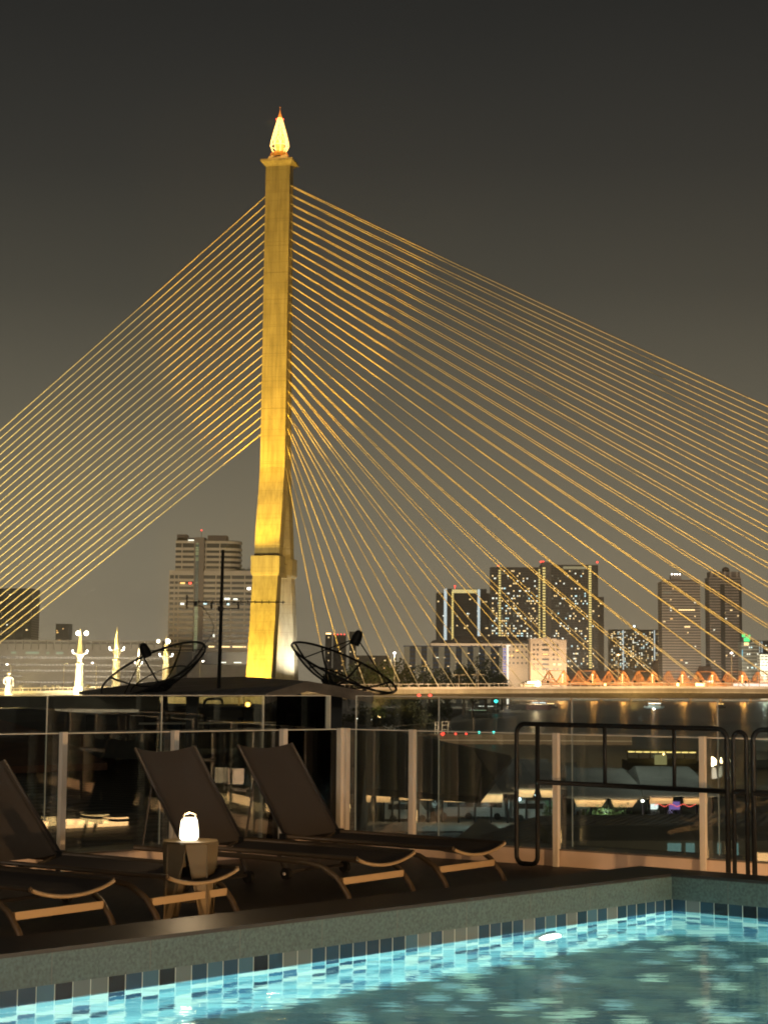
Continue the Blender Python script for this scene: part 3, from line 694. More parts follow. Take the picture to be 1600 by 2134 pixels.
# hospital style building with brown roofs
Yc = 1920; kc = Yc / 3600
m_bei = fm('beige_render', (.50, .40, .29), .85, noise=.06, nscale=.1); m_bei2 = fm('beige_render_b', (.27, .20, .135), .85, noise=.06, nscale=.1); m_brn = fm('brown_tiles', (.085, .055, .038), .8)
def gridwin(t, w_, x0, x1, z0, z1, nx, nz_, ww, hh, m_, y=-.1):
    pr = None
    for i in range(nx):
        for j in range(nz_):
            if pr is None:
                mb = MB(); mb.box(0, ww, -.1, 0, 0, hh); pr = mb.build('window', m_, t); o = pr
            else: o = pr.copy(); C.objects.link(o); o.parent = t
            o.location = (x0 + (x1 - x0) * i / max(1, nx - 1), y, z0 + (z1 - z0) * j / max(1, nz_ - 1))
t, w_, h = box_building('institution_building', 'broad beige building under long dark brown hipped roofs', 897, 1100, 1341, Yc, 30)
mb = MB(); mb.box(0, w_, 0, 30, 0, h); mb.build('wall', m_bei, t)
for (xa, xb, ya, yb) in ((-2, 110, 1341, 1334), (44, 205, 1334, 1325)):
    A = h - (ya - 1341) * kc; B = h - (yb - 1341) * kc
    mb = MB(); mb.hexa([(xa * kc, -2, A), (xb * kc, -2, A), (xb * kc, 30, A), (xa * kc, 30, A), ((xa + 8) * kc, 10, B), ((xb - 8) * kc, 10, B), ((xb - 8) * kc, 20, B), ((xa + 8) * kc, 20, B)]); mb.build('roof', m_brn, t)
gridwin(t, w_, 82 * kc, 196 * kc, h - 42 * kc, h - 8 * kc, 14, 4, 4 * kc, 4 * kc, m_gls)
lits(t, 9, 75 * kc, 200 * kc, h - 40 * kc, h, 11 * kc, 9 * kc, -.25, pal=(3,), wt=(1,), seed=8, ww=.4, hh=.3)
t, w_, h = box_building('institution_block', 'square beige block with rows of paired windows in front of the black towers', 1105, 1180, 1333, 1860, 24); kc = 1860 / 3600
mb = MB(); mb.box(0, w_, 0, 24, 0, h); mb.build('wall', m_bei2, t)
mb = MB(); mb.box(-.8, w_ * .72, -.8, 24, h, h + 1.2); mb.box(w_ * .30, w_ * .55, -.6, 10, h + 1.2, h + 2.2); mb.build('parapet', m_bei2, t)
for j in range(6):
    z_ = h - (9 + j * 10) * kc
    for xa, xb in ((5, 9), (13, 17), (24, 38), (46, 50), (54, 58)):
        mb = MB(); mb.box(xa * kc, xb * kc, -.15, 0, z_ - 4 * kc, z_); mb.build('window', m_gls, t)
win_box(t, 25 * kc, 37 * kc, h - 32 * kc, h - 29 * kc, -.16, m_lit[3])
for a, b in ((46, 52), (56, 64)): win_box(t, a * kc, b * kc, h - 53 * kc, h - 49 * kc, -.16, m_lit[0])
lamp('block_light', 'POINT', P(1110, 1404, 1845), 30000, (1, .55, .22), 1); lamp('block_light', 'POINT', P(1165, 1404, 1840), 22000, (1, .55, .22), 1)
lamp('block_light', 'POINT', P(1060, 1395, 1890), 20000, (1, .60, .28), 1)
# condominium with the bright crown
t, w_, h, k = tower('condominium_tower', 'grey high-rise with a bright yellow crown and two white light strips', 909, 1022, 1236, 2300, 30, 5.0, (.17, .155, .125), (.09, .085, .075), .3, 22, (.14, .13, .11), 42, pal=(0, 1), wt=(3, 2), seed=21, cwpx=5.5)
mb = MB(); mb.box(20 * k, 104 * k, 1, 28, h, h + 9 * k); mb.build('crown', fm('crown', (.13, .12, .10)), t)
mb = MB(); mb.box(32 * k, 84 * k, .3, .9, h, h + 7.5 * k); mb.build('crown_glow', emis('crown_yellow', (1, .80, .32), .85), t)
mb = MB(); mb.box(15 * k, 21 * k, -1.4, 0, 0, h + 9 * k); mb.build('light_strip', m_strip_w, t)
mb = MB(); mb.box(22 * k, 29 * k, -1.2, 0, 0, h + 6 * k); mb.build('plain_wall', fm('plain_grey', (.20, .18, .15)), t)
dot_strip(t, k, 33, 4, h, -2, 105, 3.6, m_strip_y, -1.3, .75); 
mb = MB(); mb.box(85 * k, 90 * k, -1.4, 0, 0, h + 8 * k); mb.build('light_strip', m_strip_w, t)
mb = MB(); mb.ball((38 * k, 4, h + 15 * k), 1.0); mb.tube([(38 * k, 4, h + 9 * k), (38 * k, 4, h + 14 * k)], .3, 5); mb.build('warning_light', m_red, t)
# black twin condominium
t, w_, h, k = tower('condominium_tower', 'black high-rise dotted with lights, left half of the black pair', 1023, 1127, 1182, 2150, 30, 5.2, (.17, .155, .125), (.03, .028, .024), .22, 13, (.13, .12, .10), 84, pal=(0, 1, 2), wt=(5, 4, 3), seed=22, cwpx=4.0, bias=.7, base_hidden=1335)
dot_strip(t, k, 17.5, 4.5, h, 6, 150, 5.2, m_strip_y, -1.1, .6)
dot_strip(t, k, 100, 3, h, 4, 160, 5.2, m_strip_y, -1.1, .6)
mb = MB(); mb.ball((15 * k, 4, h + 2), 1.0); mb.build('warning_light', m_red, t)
t, w_, h, k = tower('condominium_tower', 'black high-rise dotted with lights beside a plain grey column, right half of the black pair', 1128, 1246, 1177, 2150, 30, 5.2, (.17, .155, .125), (.03, .028, .024), .22, 14, (.13, .12, .10), 84, pal=(0, 1, 2), wt=(5, 4, 3), seed=23, cwpx=4.0, bias=.8, base_hidden=1395)
mb = MB(); mb.box(0, 20 * k, -2.5, 12, 0, h + 5 * k); mb.build('plain_wall', fm('plain_grey2', (.17, .155, .13)), t)
dot_strip(t, k, 5, 5.5, h, 6, 150, 5.9, m_strip_y, -2.7, .55)
dot_strip(t, k, 101, 5.5, h, 2, 215, 5.0, m_strip_y, -1.1, .6)
mb = MB(); mb.box(45 * k, 95 * k, -.9, -.3, h - 9 * k, h - 3.5 * k); mb.build('crown_glow', emis('crown_dim', (.75, .65, .35), .4), t)
for xx in (-1, 4, 117): mb = MB(); mb.ball((xx * k, 2, h + 6 * k), 1.1); mb.build('warning_light', m_red, t)
t, w_, h, k = tower('condominium_tower', 'narrow dim brown tower at the right side of the black pair', 1236, 1258, 1244, 2250, 30, 5.2, (.11, .09, .07), (.06, .05, .042), .4, 0, None, 10, pal=(0,), wt=(1,), seed=24)
# pale distant block
t, w_, h, k = tower('apartment_block', 'pale green-grey apartment block full of small lights between towers', 1272, 1384, 1312, 2700, 30, 3.6, (.16, .155, .125), (.10, .10, .085), .3, 20, (.15, .145, .12), 96, pal=(0, 1, 2), wt=(4, 5, 2), seed=25, cwpx=4.4, base_hidden=1392)
for xx in (26, 91): mb = MB(); mb.box((xx - 1) * k, (xx + 1) * k, -1.2, 0, 8, h - 1); mb.build('light_strip', m_strip_w, t)
mb = MB(); mb.box(45 * k, 58 * k, 2, 10, h, h + 3 * k); mb.tube([(50 * k, 4, h), (50 * k, 4, h + 8 * k)], .5, 5); mb.build('roof_plant', fm('plant_grey', (.15, .14, .12)), t)
mb = MB(); mb.ball((50 * k, 3, h + 7 * k), 1.6); mb.build('roof_light', m_cool, t)
# banded towers
t, w_, h, k = tower('office_tower', 'wide tower with pale and dark horizontal bands and a small lit roof box', 1380, 1460, 1212, 2000, 28, 5.7, (.36, .30, .24), (.035, .03, .026), .52, 0, None, 13, pal=(0, 1, 3), wt=(2, 3, 1), seed=26, cwpx=5, proud=.5)
mb = MB(); mb.box(20 * k, 42 * k, 3, 12, h, h + 15 * k); mb.box(5 * k, 75 * k, 2, 20, h, h + 4 * k); mb.build('roof_plant', fm('plant_tan', (.20, .165, .14)), t)
for i in range(4): mb = MB(); mb.ball((22 * k + i * 5.5 * k, 2.6, h + 15.5 * k), .75); mb.build('roof_light', m_white, t)
for a, b, c_ in ((34, 68, 58), (46, 58, 93), (2, 20, 22)): win_box(t, a * k, b * k, h - (c_ + 2.5) * k, h - (c_ - .2) * k, -.7, m_lit[0] if a > 20 else m_dull)
t, w_, h, k = tower('office_tower', 'slim banded tower with a round dome on its roof', 1480, 1546, 1203, 2000, 28, 5.9, (.30, .25, .205), (.04, .035, .03), .46, 0, None, 8, pal=(0, 1), wt=(2, 3), seed=27, cwpx=5)
mb = MB(); mb.box(22 * k, 31 * k, -.75, 0, 0, h - 14 * k); mb.box(61 * k, 66.5 * k, -.75, 0, 0, h - 14 * k); mb.build('glass_strip', m_gls, t)
mb = MB(); mb.box(2 * k, 64 * k, 2, 22, h, h + 12 * k); mb.build('penthouse', fm('penthouse', (.13, .105, .09)), t)
for xx in (3, 17, 31, 42, 56): mb = MB(); mb.box(xx * k, (xx + 4) * k, 1.2, 2, h, h + 12 * k); mb.build('column', fm('penthouse_col', (.32, .27, .22)), t)
mb = MB(); mb.lathe([(8 * k, 0), (8 * k, 4 * k), (7 * k, 7 * k), (4.5 * k, 9.5 * k), (.1, 10.5 * k)], 16, (37 * k, 9, h + 12 * k)); mb.build('dome', m_brn, t, smooth=True)
# right edge buildings
t, w_, h, k = tower('office_building', 'small office with a green rooftop sign and lit floors right of the domed tower', 1546, 1582, 1338, 1900, 20, 7, (.25, .26, .22), (.07, .075, .065), .4, 0, None, 10, pal=(1, 2), wt=(3, 2), seed=28, base_hidden=1400)
mb = MB()
for a, b, c_, d_ in ((0, 7, 10, 17), (4, 16, 1, 8), (8, 13, 8, 12), (14, 17, 9, 15)): mb.box(a * k, b * k, -1, -.6, h + c_ * k, h + d_ * k)
mb.build('roof_sign', m_green, t)
mb = MB(); mb.box(0, 18 * k, -.6, 0, h - 1, h + 1 * k); mb.tube([(2 * k, 0, h), (2 * k, 0, h + 16 * k)], .3, 5); mb.tube([(15 * k, 0, h), (15 * k, 0, h + 16 * k)], .3, 5); mb.build('sign_frame', m_black, t)
win_box(t, 4 * k, 14 * k, h - 7 * k, h - 1 * k, -.7, m_lit[0])
mb = MB(); mb.box(-.4 * k, .8 * k, -1.2, -.8, h - 36 * k, h - 16 * k); mb.build('light_strip', emis('cyan_strip', (.15, .75, 1), 1.1), t)
t, w_, h, k = tower('office_building', 'grey block with two pale light strips at the right edge', 1568, 1640, 1335, 2300, 20, 4, (.17, .17, .14), (.10, .10, .085), .3, 0, None, 22, pal=(1, 2), wt=(3, 2), seed=29, base_hidden=1390)
for xx in (14, 19): mb = MB(); mb.box(xx * k, (xx + 1) * k, -1.2, 0, h - 25 * k, h - 2 * k); mb.build('light_strip', m_strip_w, t)
t, w_, h, k = tower('office_building', 'low white block at the right edge in front of the grey block', 1584, 1650, 1364, 1850, 14, 6, (.42, .42, .36), (.06, .06, .05), .5, 8, (.42, .42, .36), 12, pal=(1, 2), wt=(3, 2), seed=30, base_hidden=1395)
lamp('block_light', 'POINT', P(1592, 1385, 1835), 20000, (.8, 1, .85), 1)

# far riverfront: low sheds behind the truss bridge
for (a, b, yt, Y, lb, col) in ((1180, 1275, 1398, 2050, 'long dark riverside shed left under the black tower', (.05, .04, .03)), (1262, 1400, 1396, 2080, 'long dark riverside shed under the pale block', (.06, .05, .04)), (1360, 1390, 1376, 2060, 'brown riverside house left of the wide banded tower', (.09, .05, .04)), (1545, 1640, 1383, 1980, 'dark brown riverside house at the right edge', (.08, .05, .045)), (1455, 1485, 1388, 1990, 'brown riverside roof between the two banded towers', (.10, .065, .05))):
    t, w_, h = box_building('riverside_building', lb, a, b, yt, Y, 14)
    mb = MB(); mb.box(0, w_, 0, 14, 0, h * .75); mb.build('wall', fm('rw_%d' % a, col), t)
    mb = MB(); mb.hexa([(-1, -1, h * .75), (w_ + 1, -1, h * .75), (w_ + 1, 15, h * .75), (-1, 15, h * .75), (2, 5, h), (w_ - 2, 5, h), (w_ - 2, 9, h), (2, 9, h)]); mb.build('roof', m_brn, t)
    rd = random.Random(a)
    for i in range(5):
        xx = rd.uniform(0, w_ - 4); mb = MB(); mb.box(xx, xx + rd.uniform(2, 9), -.3, -.1, h * .5, h * .5 + 1.6); mb.build('lit_window', rd.choice((m_lit[1], m_lit[0], m_cool)), t)

# ------------------------------------------------------------------ truss bridge far behind
Yt = 1750; kt = Yt / 3600
bt = P(1125, 1425, Yt)
tb = thing('truss_bridge', 'distant low steel truss bridge glowing orange with lights', 'bridge', (bt.x, Yt, ZW))
zt = lambda yp: P(1360, yp, Yt).z - ZW
m_truss = mat('truss_paint', (.45, .28, .18), .6)
L_ = 560 * kt; zd = zt(1424); ztop = zt(1399)
mb = MB(); mb.box(-10, L_, 0, 10, zd - 2.2, zd); mb.build('deck', m_truss, tb)
nsp = 9
for i in range(nsp):
    x0 = (i * 62 + 4) * kt; mb = MB(); pk = [x0 + j * 15.5 * kt for j in range(5)]
    zzs = [zd, ztop - 1, ztop - 5 + 0, ztop, zd]
    for yy in (.3, 9.7):
        top = []
        for j in range(2):
            xc = x0 + (15 + 31 * j) * kt
            mb.tube([(xc - 15 * kt, yy, zd), (xc, yy, ztop)], .38, 4); mb.tube([(xc, yy, ztop), (xc + 15 * kt, yy, zd)], .38, 4)
            mb.tube([(xc, yy, zd), (xc, yy, ztop)], .3, 4); mb.tube([(xc - 7.5 * kt, yy, zd + (ztop - zd) / 2), (xc - 7.5 * kt, yy, zd)], .25, 4); mb.tube([(xc + 7.5 * kt, yy, zd + (ztop - zd) / 2), (xc + 7.5 * kt, yy, zd)], .25, 4)
            mb.tube([(xc - 7.5 * kt, yy, zd + (ztop - zd) / 2), (xc, yy, zd)], .25, 4); mb.tube([(xc + 7.5 * kt, yy, zd + (ztop - zd) / 2), (xc, yy, zd)], .25, 4)
        mb.tube([(x0 + 15 * kt, yy, ztop), (x0 + 46 * kt, yy, ztop)], .25, 4)
        mb.tube([(x0, yy, zd + .3), (x0 + 62 * kt, yy, zd + .3)], .5, 4)
    mb.build('truss_span', m_truss, tb)
    mb = MB(); mb.box(x0 + 60 * kt, x0 + 63 * kt, 1, 9, 0, zd - 2.2); mb.build('pier', m_conc2, tb)
    if i < 8:
        xs = x0 + 42 * kt
        mb = MB(); mb.tube([(xs, -1.5, zd), (xs, -1.5, zd + 8)], .2, 5); mb.ball((xs, -1.8, zd + 8), .7); mb.build('bridge_lamp', m_warm, tb)
        lamp('truss_light', 'POINT', (bt.x + xs, Yt - 9, ZW + zd + 5), 30000, (1, .42, .08), 1)
mb = MB(); mb.box(0, L_, -.5, -.2, zd - .4, zd + .5); mb.build('lit_railing', emis('truss_rail', (1, .42, .12), .8), tb)
mb = MB(); mb.box(400 * kt, 500 * kt, -1.2, -.6, zd - 2.2, zd + .8); mb.build('white_light_bar', emis('white_bar', (1, .86, .75), 1.4), tb)
mb = MB(); mb.box(322 * kt, 340 * kt, -1.2, -.6, zd - 2.4, zd + .4); mb.build('lit_panel', m_warm, tb)
# bright terminal lights left of the truss bridge
t = thing('pier_terminal', 'glaring white and orange floodlit pier hut behind the bridge railing', 'building', P(1088, 1428, 1500))
k = 1500 / 3600
mb = MB(); mb.box(-4 * k, 36 * k, 0, 8, -3, 2 * k); mb.hexa([(-6 * k, -1, 2 * k), (38 * k, -1, 2 * k), (38 * k, 9, 2 * k), (-6 * k, 9, 2 * k), (4 * k, 4, 8 * k), (28 * k, 4, 4 * k), (28 * k, 5, 4 * k), (4 * k, 5, 8 * k)]); mb.build('hut', m_bei, t)
mb = MB(); mb.ball((32 * k, -2, 3 * k), 2.6); mb.box(6 * k, 30 * k, -1.6, -1.2, 4 * k, 8 * k); mb.build('floodlight', emis('pier_flood', (1, .72, .42), 9), t)
mb = MB(); mb.box(-38 * k, -34 * k, 0, 2, -3, 20 * k); mb.box(-40 * k, -26 * k, -.5, 0, 6 * k, 22 * k); mb.build('notice_board', fm('notice', (.5, .45, .36)), t)
lamp('pier_light', 'POINT', P(1118, 1420, 1485), 60000, (1, .72, .4), 1)
for px, es in ((1260, 6), (1412, 12)):
    t = thing('river_floodlight', 'small starry orange lamp on the truss bridge, %s one' % ('left' if px == 1260 else 'right, brighter'), 'lamp', P(px, 1430, 1700))
    mb = MB(); mb.ball((0, 0, 1.5), 1.5 if px > 1300 else 1.2); mb.build('lamp', emis('flood_%d' % px, (1, .62, .22), es), t)
    mb = MB(); mb.tube([(0, .5, -8), (0, .5, 1)], .3, 5); mb.build('pole', mat_pole, t)

# ------------------------------------------------------------------ trees
m_leaf = mat('foliage', (.055, .065, .028), .8, noise=.5, nscale=.6)
m_leafl = mat('foliage_light', (.085, .11, .03), .8, noise=.4, nscale=1)
m_bark = mat('bark', (.06, .045, .03), .9, noise=.3, nscale=4)
def tree(label, base, h, wid, seed, m_=None, n=1700, leaf=.45, name='broadleaf_tree'):
    rd = random.Random(seed); t = thing(name, label, 'tree', base, rd.uniform(0, 6), 'trees along the river bank')
    mb = MB(); th = h * .38; mb.tube([(0, 0, -.2), (.1, 0, th * .6), (0, .1, th)], [h * .035, h * .028, h * .02], 7)
    cl = []
    for k in range(9):
        a = rd.uniform(0, 6.28); rr = wid * .5 * rd.uniform(.25, .75); zc = h * rd.uniform(.45, .88)
        if zc > h * .75: rr *= .55
        c = Vector((rr * cos(a), rr * sin(a), zc)); cl.append((c, wid * rd.uniform(.16, .27)))
        mb.tube([(0, 0, th * .8), tuple(c * .55 + Vector((0, 0, th * .25))), tuple(c)], [h * .015, h * .01, h * .004], 5)
    mb.build('trunk', m_bark, t)
    mb = MB()
    for i in range(n):
        c, r_ = rd.choice(cl)
        v = Vector((rd.gauss(0, 1), rd.gauss(0, 1), rd.gauss(0, .8))); v.normalize(); p = c + v * r_ * rd.uniform(.55, 1.12)
        a = Vector((rd.gauss(0, 1), rd.gauss(0, 1), rd.gauss(0, 1))).normalized() * leaf * rd.uniform(.6, 1.3)
        b = a.cross(Vector((rd.gauss(0, 1), rd.gauss(0, 1), rd.gauss(0, 1)))).normalized() * leaf * rd.uniform(.4, .9)
        mb.face([p - a, p - b * .8, p + a, p + b])
    mb.build('crown', m_ or m_leaf, t)
    return t
trees = [(705, 1393, 640, 20, 'dark tree low behind the left part of the tilted dish'), (748, 1378, 700, 26, 'dark tree behind the middle of the tilted dish'), (792, 1364, 560, 30, 'greenish tree left of the tall lit bridge lamp'), (845, 1372, 620, 28, 'greenish tree right of the tall lit bridge lamp'),
         (895, 1377, 760, 26, 'dark tree in front of the left end of the blue apartments'), (932, 1392, 740, 22, 'small dark tree left of the unlit lamps'), (966, 1386, 800, 26, 'rounded dark tree behind the unlit lamps'), (1012, 1364, 900, 36, 'tallest dark tree just left of the sign tower'), (985, 1396, 720, 24, 'low dark tree between the unlit lamps and tallest tree'), (1045, 1402, 980, 22, 'low dark tree under the sign tower')]
for i, (px, yt, Y, wpx, lb) in enumerate(trees):
    b = P(px, 1425, Y); b.z = ZL; h = P(px, yt, Y).z - ZL
    tree(lb, b, h, max(wpx * 1.9 * Y / 3600, h * .75), 40 + i, m_leafl if i in (2, 3) else None, n=1500, leaf=.55)
lamp('tree_light', 'POINT', P(812, 1395, 545), 1500, (1, .95, .6), .5)
b = G(792, 1518, ZL); tree('small tree lit yellow-green from below near the floodlit jetty', b, 6.6, 8.2, 77, m_leafl, 1500, .24)
lamp('park_light', 'POINT', b + Vector((-2.0, -4, 2.0)), 900, (1, .8, .3), .3)
for i, (px, Y, h, w_) in enumerate(((735, 420, 5.5, 9), (760, 440, 7.5, 10), (832, 430, 7, 10), (865, 460, 8, 12), (890, 500, 8, 11), (700, 430, 7, 10), (850, 590, 10, 14), (915, 620, 9, 12))):
    b = P(px, 1425, Y); b.z = ZL
    tree(('dark bushy tree at the left end of the park under the bridge', 'dark tree left of the yellow-green lit tree', 'dark tree right of the yellow-green lit tree', 'larger dark tree under the bridge near the cyan topped lamp', 'dark tree under the bridge above the quay', 'dark tree half hidden by the shed post', 'tall dark tree deep under the bridge', 'dark tree at the water edge deep under the bridge')[i], b, h, w_, 90 + i, None, 1000, .4)

# ------------------------------------------------------------------ shore: quay, jetty lamps, boats
def boat(label, px, py, Y, L_, hull_c, roof_c, lights, name='river_boat', lightm=None, hh=1.1, cab=.6, group='boats on the river'):
    b = P(px, py, Y); b.z = ZW
    t = thing(name, label, 'boat', b, random.Random(px).uniform(-.12, .12), group)
    mb = MB(); n_ = 12
    for side in (0,):
        secs = []
        for i in range(n_ + 1):
            u = i / n_; x = (u - .5) * L_; wd = L_ * .11 * (1 - abs(2 * u - 1) ** 3.2) + .05; rise = .6 * hh * abs(2 * u - 1) ** 4
            secs.append([(x, -wd, hh + rise), (x, -wd * .7, -.3), (x, wd * .7, -.3), (x, wd, hh + rise)])
        for i in range(n_):
            a, c_ = secs[i], secs[i + 1]
            for j in range(3): mb.face([a[j], a[j + 1], c_[j + 1], c_[j]])
            mb.face([a[3], a[0], c_[0], c_[3]])
    mb.build('hull', fm('hull_%d' % px, hull_c, .6), t)
    mb = MB(); mb.box(-L_ * cab / 2, L_ * cab / 2, -L_ * .08, L_ * .08, hh, hh + .9); 
    for i in range(7):
        x = -L_ * cab / 2 + L_ * cab * i / 6
        for s_ in (-1, 1): mb.tube([(x, s_ * L_ * .08, hh + .9), (x, s_ * L_ * .08, hh + 2.3)], .06, 4)
    mb.build('cabin', fm('cabin_%d' % px, hull_c, .6), t)
    mb = MB(); mb.box(-L_ * cab / 2 - .4, L_ * cab / 2 + .4, -L_ * .1, L_ * .1, hh + 2.3, hh + 2.5); mb.build('canopy', fm('canopy_%d' % px, roof_c, .6), t)
    if lights:
        mb = MB()
        for i in range(lights):
            x = -L_ * cab / 2 + L_ * cab * (i + .5) / lights; mb.box(x - L_ * cab / lights * .42, x + L_ * cab / lights * .42, -L_ * .1 - .06, -L_ * .1, hh + 2.05, hh + 2.28)
        mb.build('deck_lights', lightm or m_warm, t)
    return t
boat('wide boat with a bright white light bar out on the open river', 1362, 1468, 1250, 15, (.25, .25, .22), (.6, .6, .55), 6, lightm=emis('boat_white', (.95, 1, .95), 7))
lamp('boat_light', 'POINT', P(1362, 1470, 1240) + Vector((0, 0, .6)), 6000, (.85, 1, .95), .5)
boat('dark moored cargo boat with two small white lamps', 1085, 1472, 1150, 17, (.03, .022, .018), (.06, .03, .02), 0, hh=2.2)
boat('dark red moored boat with a warm lamp right of the dark cargo boat', 1122, 1474, 1120, 16, (.06, .02, .014), (.10, .03, .02), 2, hh=2.4, lightm=m_cool)
boat('small moored boat with an orange lamp, rightmost of the moored row', 1146, 1469, 1200, 10, (.05, .03, .02), (.08, .05, .03), 1, lightm=m_warm)
boat('moored boat with greenish cabin lights near the floating pier', 994, 1492, 830, 14, (.035, .038, .034), (.06, .06, .05), 5, hh=1.6, lightm=emis('boat_green', (.55, .75, .45), .7))
boat('pale moored boat behind the greenish one, in front of a cyan lamp', 1012, 1474, 1000, 15, (.10, .11, .10), (.3, .32, .3), 4, hh=1.4, lightm=m_lit[1])
boat('long white pontoon boat left of the greenish moored boat', 968, 1475, 980, 14, (.30, .25, .22), (.2, .17, .14), 0, hh=1.8)
boat('dark boat moored at the quay right of the white gangway frames', 930, 1532, 520, 6, (.02, .02, .02), (.03, .03, .03), 0, hh=.7, cab=.4)
cb = boat('yellow-lit passenger cruise boat on the near part of the river', 1378, 1612, 332, 15, (.16, .12, .06), (.30, .24, .12), 9, hh=1.3, cab=.86, lightm=emis('cruise_line', (1, .70, .22), 2.2))
mb = MB(); mb.box(-1.4, .9, -1.75, -1.6, 1.1, 3.0); mb.build('lit_doorway', emis('cruise_door', (.9, .75, .3), .35), cb)
mb = MB(); mb.ball((.3, -1.9, 3.1), .2); mb.build('lantern', m_warm, cb)
lamp('cruise_light', 'POINT', cb.location + Vector((-2, -3.4, 2.8)), 40, (1, .75, .3), .1); lamp('cruise_light', 'POINT', cb.location + Vector((4, -3.4, 2.6)), 35, (1, .75, .3), .1)
boat('small white boat with pale cover right of the cruise boat', 1584, 1595, 345, 7, (.5, .48, .42), (.6, .58, .5), 0, hh=.7)
boat('small orange-lit ferry under the bridge at right', 1501, 1466, 1250, 7, (.10, .07, .04), (.1, .07, .05), 2, lightm=emis('ferry_orange', (1, .6, .2), 5))
# cyan mast lamp on the river
def post_lamp(label, px, py, Y, h, m_, r=.22, name='jetty_lamp', grp=None, zb=None):
    p = P(px, py, Y); t = thing(name, label, 'lamp', p - Vector((0, 0, h)), 0, grp)
    mb = MB(); mb.tube([(0, 0, 0), (0, 0, h)], .05 if Y < 700 else .15, 5); mb.build('pole', mat_pole, t)
    mb = MB(); mb.lathe([(.02, h - r), (r, h - r * .3), (r * .9, h + r * .4), (.02, h + r * .7)], 8); mb.build('lamp_head', m_, t)
    return t
post_lamp('tall cyan lamp behind the moored boats', 1033, 1461, 950, 9, m_cyan, 1.1)
post_lamp('slim white mast lamp left of the cyan lamp', 972, 1459, 940, 9, m_marble, .6)
for i, (px, lb) in enumerate(((922, 'largest red marker lamp on the quay edge beside the white frames'), (949, 'middle red marker lamp on the quay edge'), (971, 'right red marker lamp on the quay edge'))):
    post_lamp(lb, px, 1529, 470, 15.5 - 14.5 + .1, m_red, (.55, .32, .32)[i], 'marker_lamp', 'marker lamps along the floating pier')
for i, (px, lb) in enumerate(((998, 'left cyan marker lamp on the floating pier'), (1028, 'right cyan marker lamp on the floating pier'))):
    post_lamp(lb, px, 1526, 470, 1.0, m_cyan, .4, 'marker_lamp', 'marker lamps along the floating pier')
for i, (px, lb) in enumerate(((873, 'left red navigation lamp hanging below the bridge deck'), (896, 'right red navigation lamp hanging below the bridge deck'))):
    p = P(px, 1449, 452); t = thing('navigation_lamp', lb, 'lamp', p, 0, 'red lamps below the bridge'); mb = MB(); mb.ball((0, 0, 0), .42, sz=.7); mb.build('lamp', m_red, t)
    mb = MB(); mb.tube([(0, 0, .2), (0, 0, 1.0)], .06, 5); mb.build('bracket', m_black, t)
# floating pier and gangway frames
A_, B_ = P(745, 1520, 470), P(1240, 1527, 470)
t = thing('floating_pier', 'long low floating pier with a pale edge reaching across the water', 'pier', (A_.x, 470, ZW))
mb = MB(); mb.box(0, 74, 0, 3, -.3, P(900, 1526, 470).z - ZW - .4); mb.build('pontoon', mat('pontoon', (.28, .22, .15), .7), t)
mb = MB(); mb.box(0, 74, -.06, 0, .9, 1.15); mb.build('pale_edge', fm('pale_edge', (.75, .68, .55)), t)
for i, px in enumerate((906, 920)):
    b = P(px, 1530, 455); t = thing('gangway_frame', 'white ladder-like gangway frame, %s of the two' % ('left narrow one' if i == 0 else 'right wide one'), 'frame', b)
    k = 455 / 3600; ww = (5, 12)[i] * k; hh = (26, 27)[i] * k
    mb = MB(); mb.tube([(0, 0, 0), (.1, 0, hh)], .16, 5); mb.tube([(ww, 0, 0), (ww + .3, 0, hh)], .16, 5)
    for j in (.35, .7, .97): mb.tube([(0, 0, hh * j), (ww + .2, 0, hh * j)], .1, 5)
    mb.build('frame', m_marble, t)
lamp('frame_light', 'POINT', P(912, 1515, 448), 300, (1, .85, .55), .3)
post_lamp('slender curved lamp on the floating pier', 986, 1497, 462, 3.4, mat_pole, .2)
# floodlit park and jetty
gz = ZL
t = thing('park_pavilion', 'low white flat-roofed pavilion by the floodlit jetty', 'building', G(802, 1522, gz) + Vector((-.5, 0, 0)))
mb = MB(); mb.box(0, 5.2, 0, 4, 0, 1.5); mb.build('wall', fm('pav_white', (.62, .64, .6)), t); mb = MB(); mb.box(-.3, 5.5, -.3, 4.3, 1.5, 1.62); mb.build('roof', fm('pav_roof', (.5, .5, .47)), t)
t = thing('park_kiosk', 'small white kiosk with a flat awning at the left of the park', 'building', G(722, 1510, gz))
mb = MB(); mb.box(0, 4.2, 0, 3, 0, 1.7); mb.build('wall', fm('pav_white', (.62, .64, .6)), t); mb = MB(); mb.box(-.3, 4.5, -.6, 3.3, 1.7, 1.85); mb.build('awning', fm('pav_roof', (.5, .5, .47)), t)
for px, py, lb in ((742, 1497, 'glaring white park floodlight, left of three'), (773, 1497, 'glaring white park floodlight, middle of three'), (789, 1494, 'glaring warm park floodlight beside the lit tree')):
    post_lamp(lb, px, py, 500, 1.6, m_white if px < 780 else m_warm, .45, 'park_floodlight', 'park floodlights')
    lamp('park_flood', 'POINT', P(px, py - 3, 497), 700, (.85, 1, .95) if px < 780 else (1, .75, .35), .4)
post_lamp('slim park lamp behind the middle floodlight', 765, 1477, 505, 3.0, mat_pole, .25)
post_lamp('park lamp with a cyan lit top', 829, 1488, 490, 2.6, m_cool, .3)
mb = MB()
rd = random.Random(2)
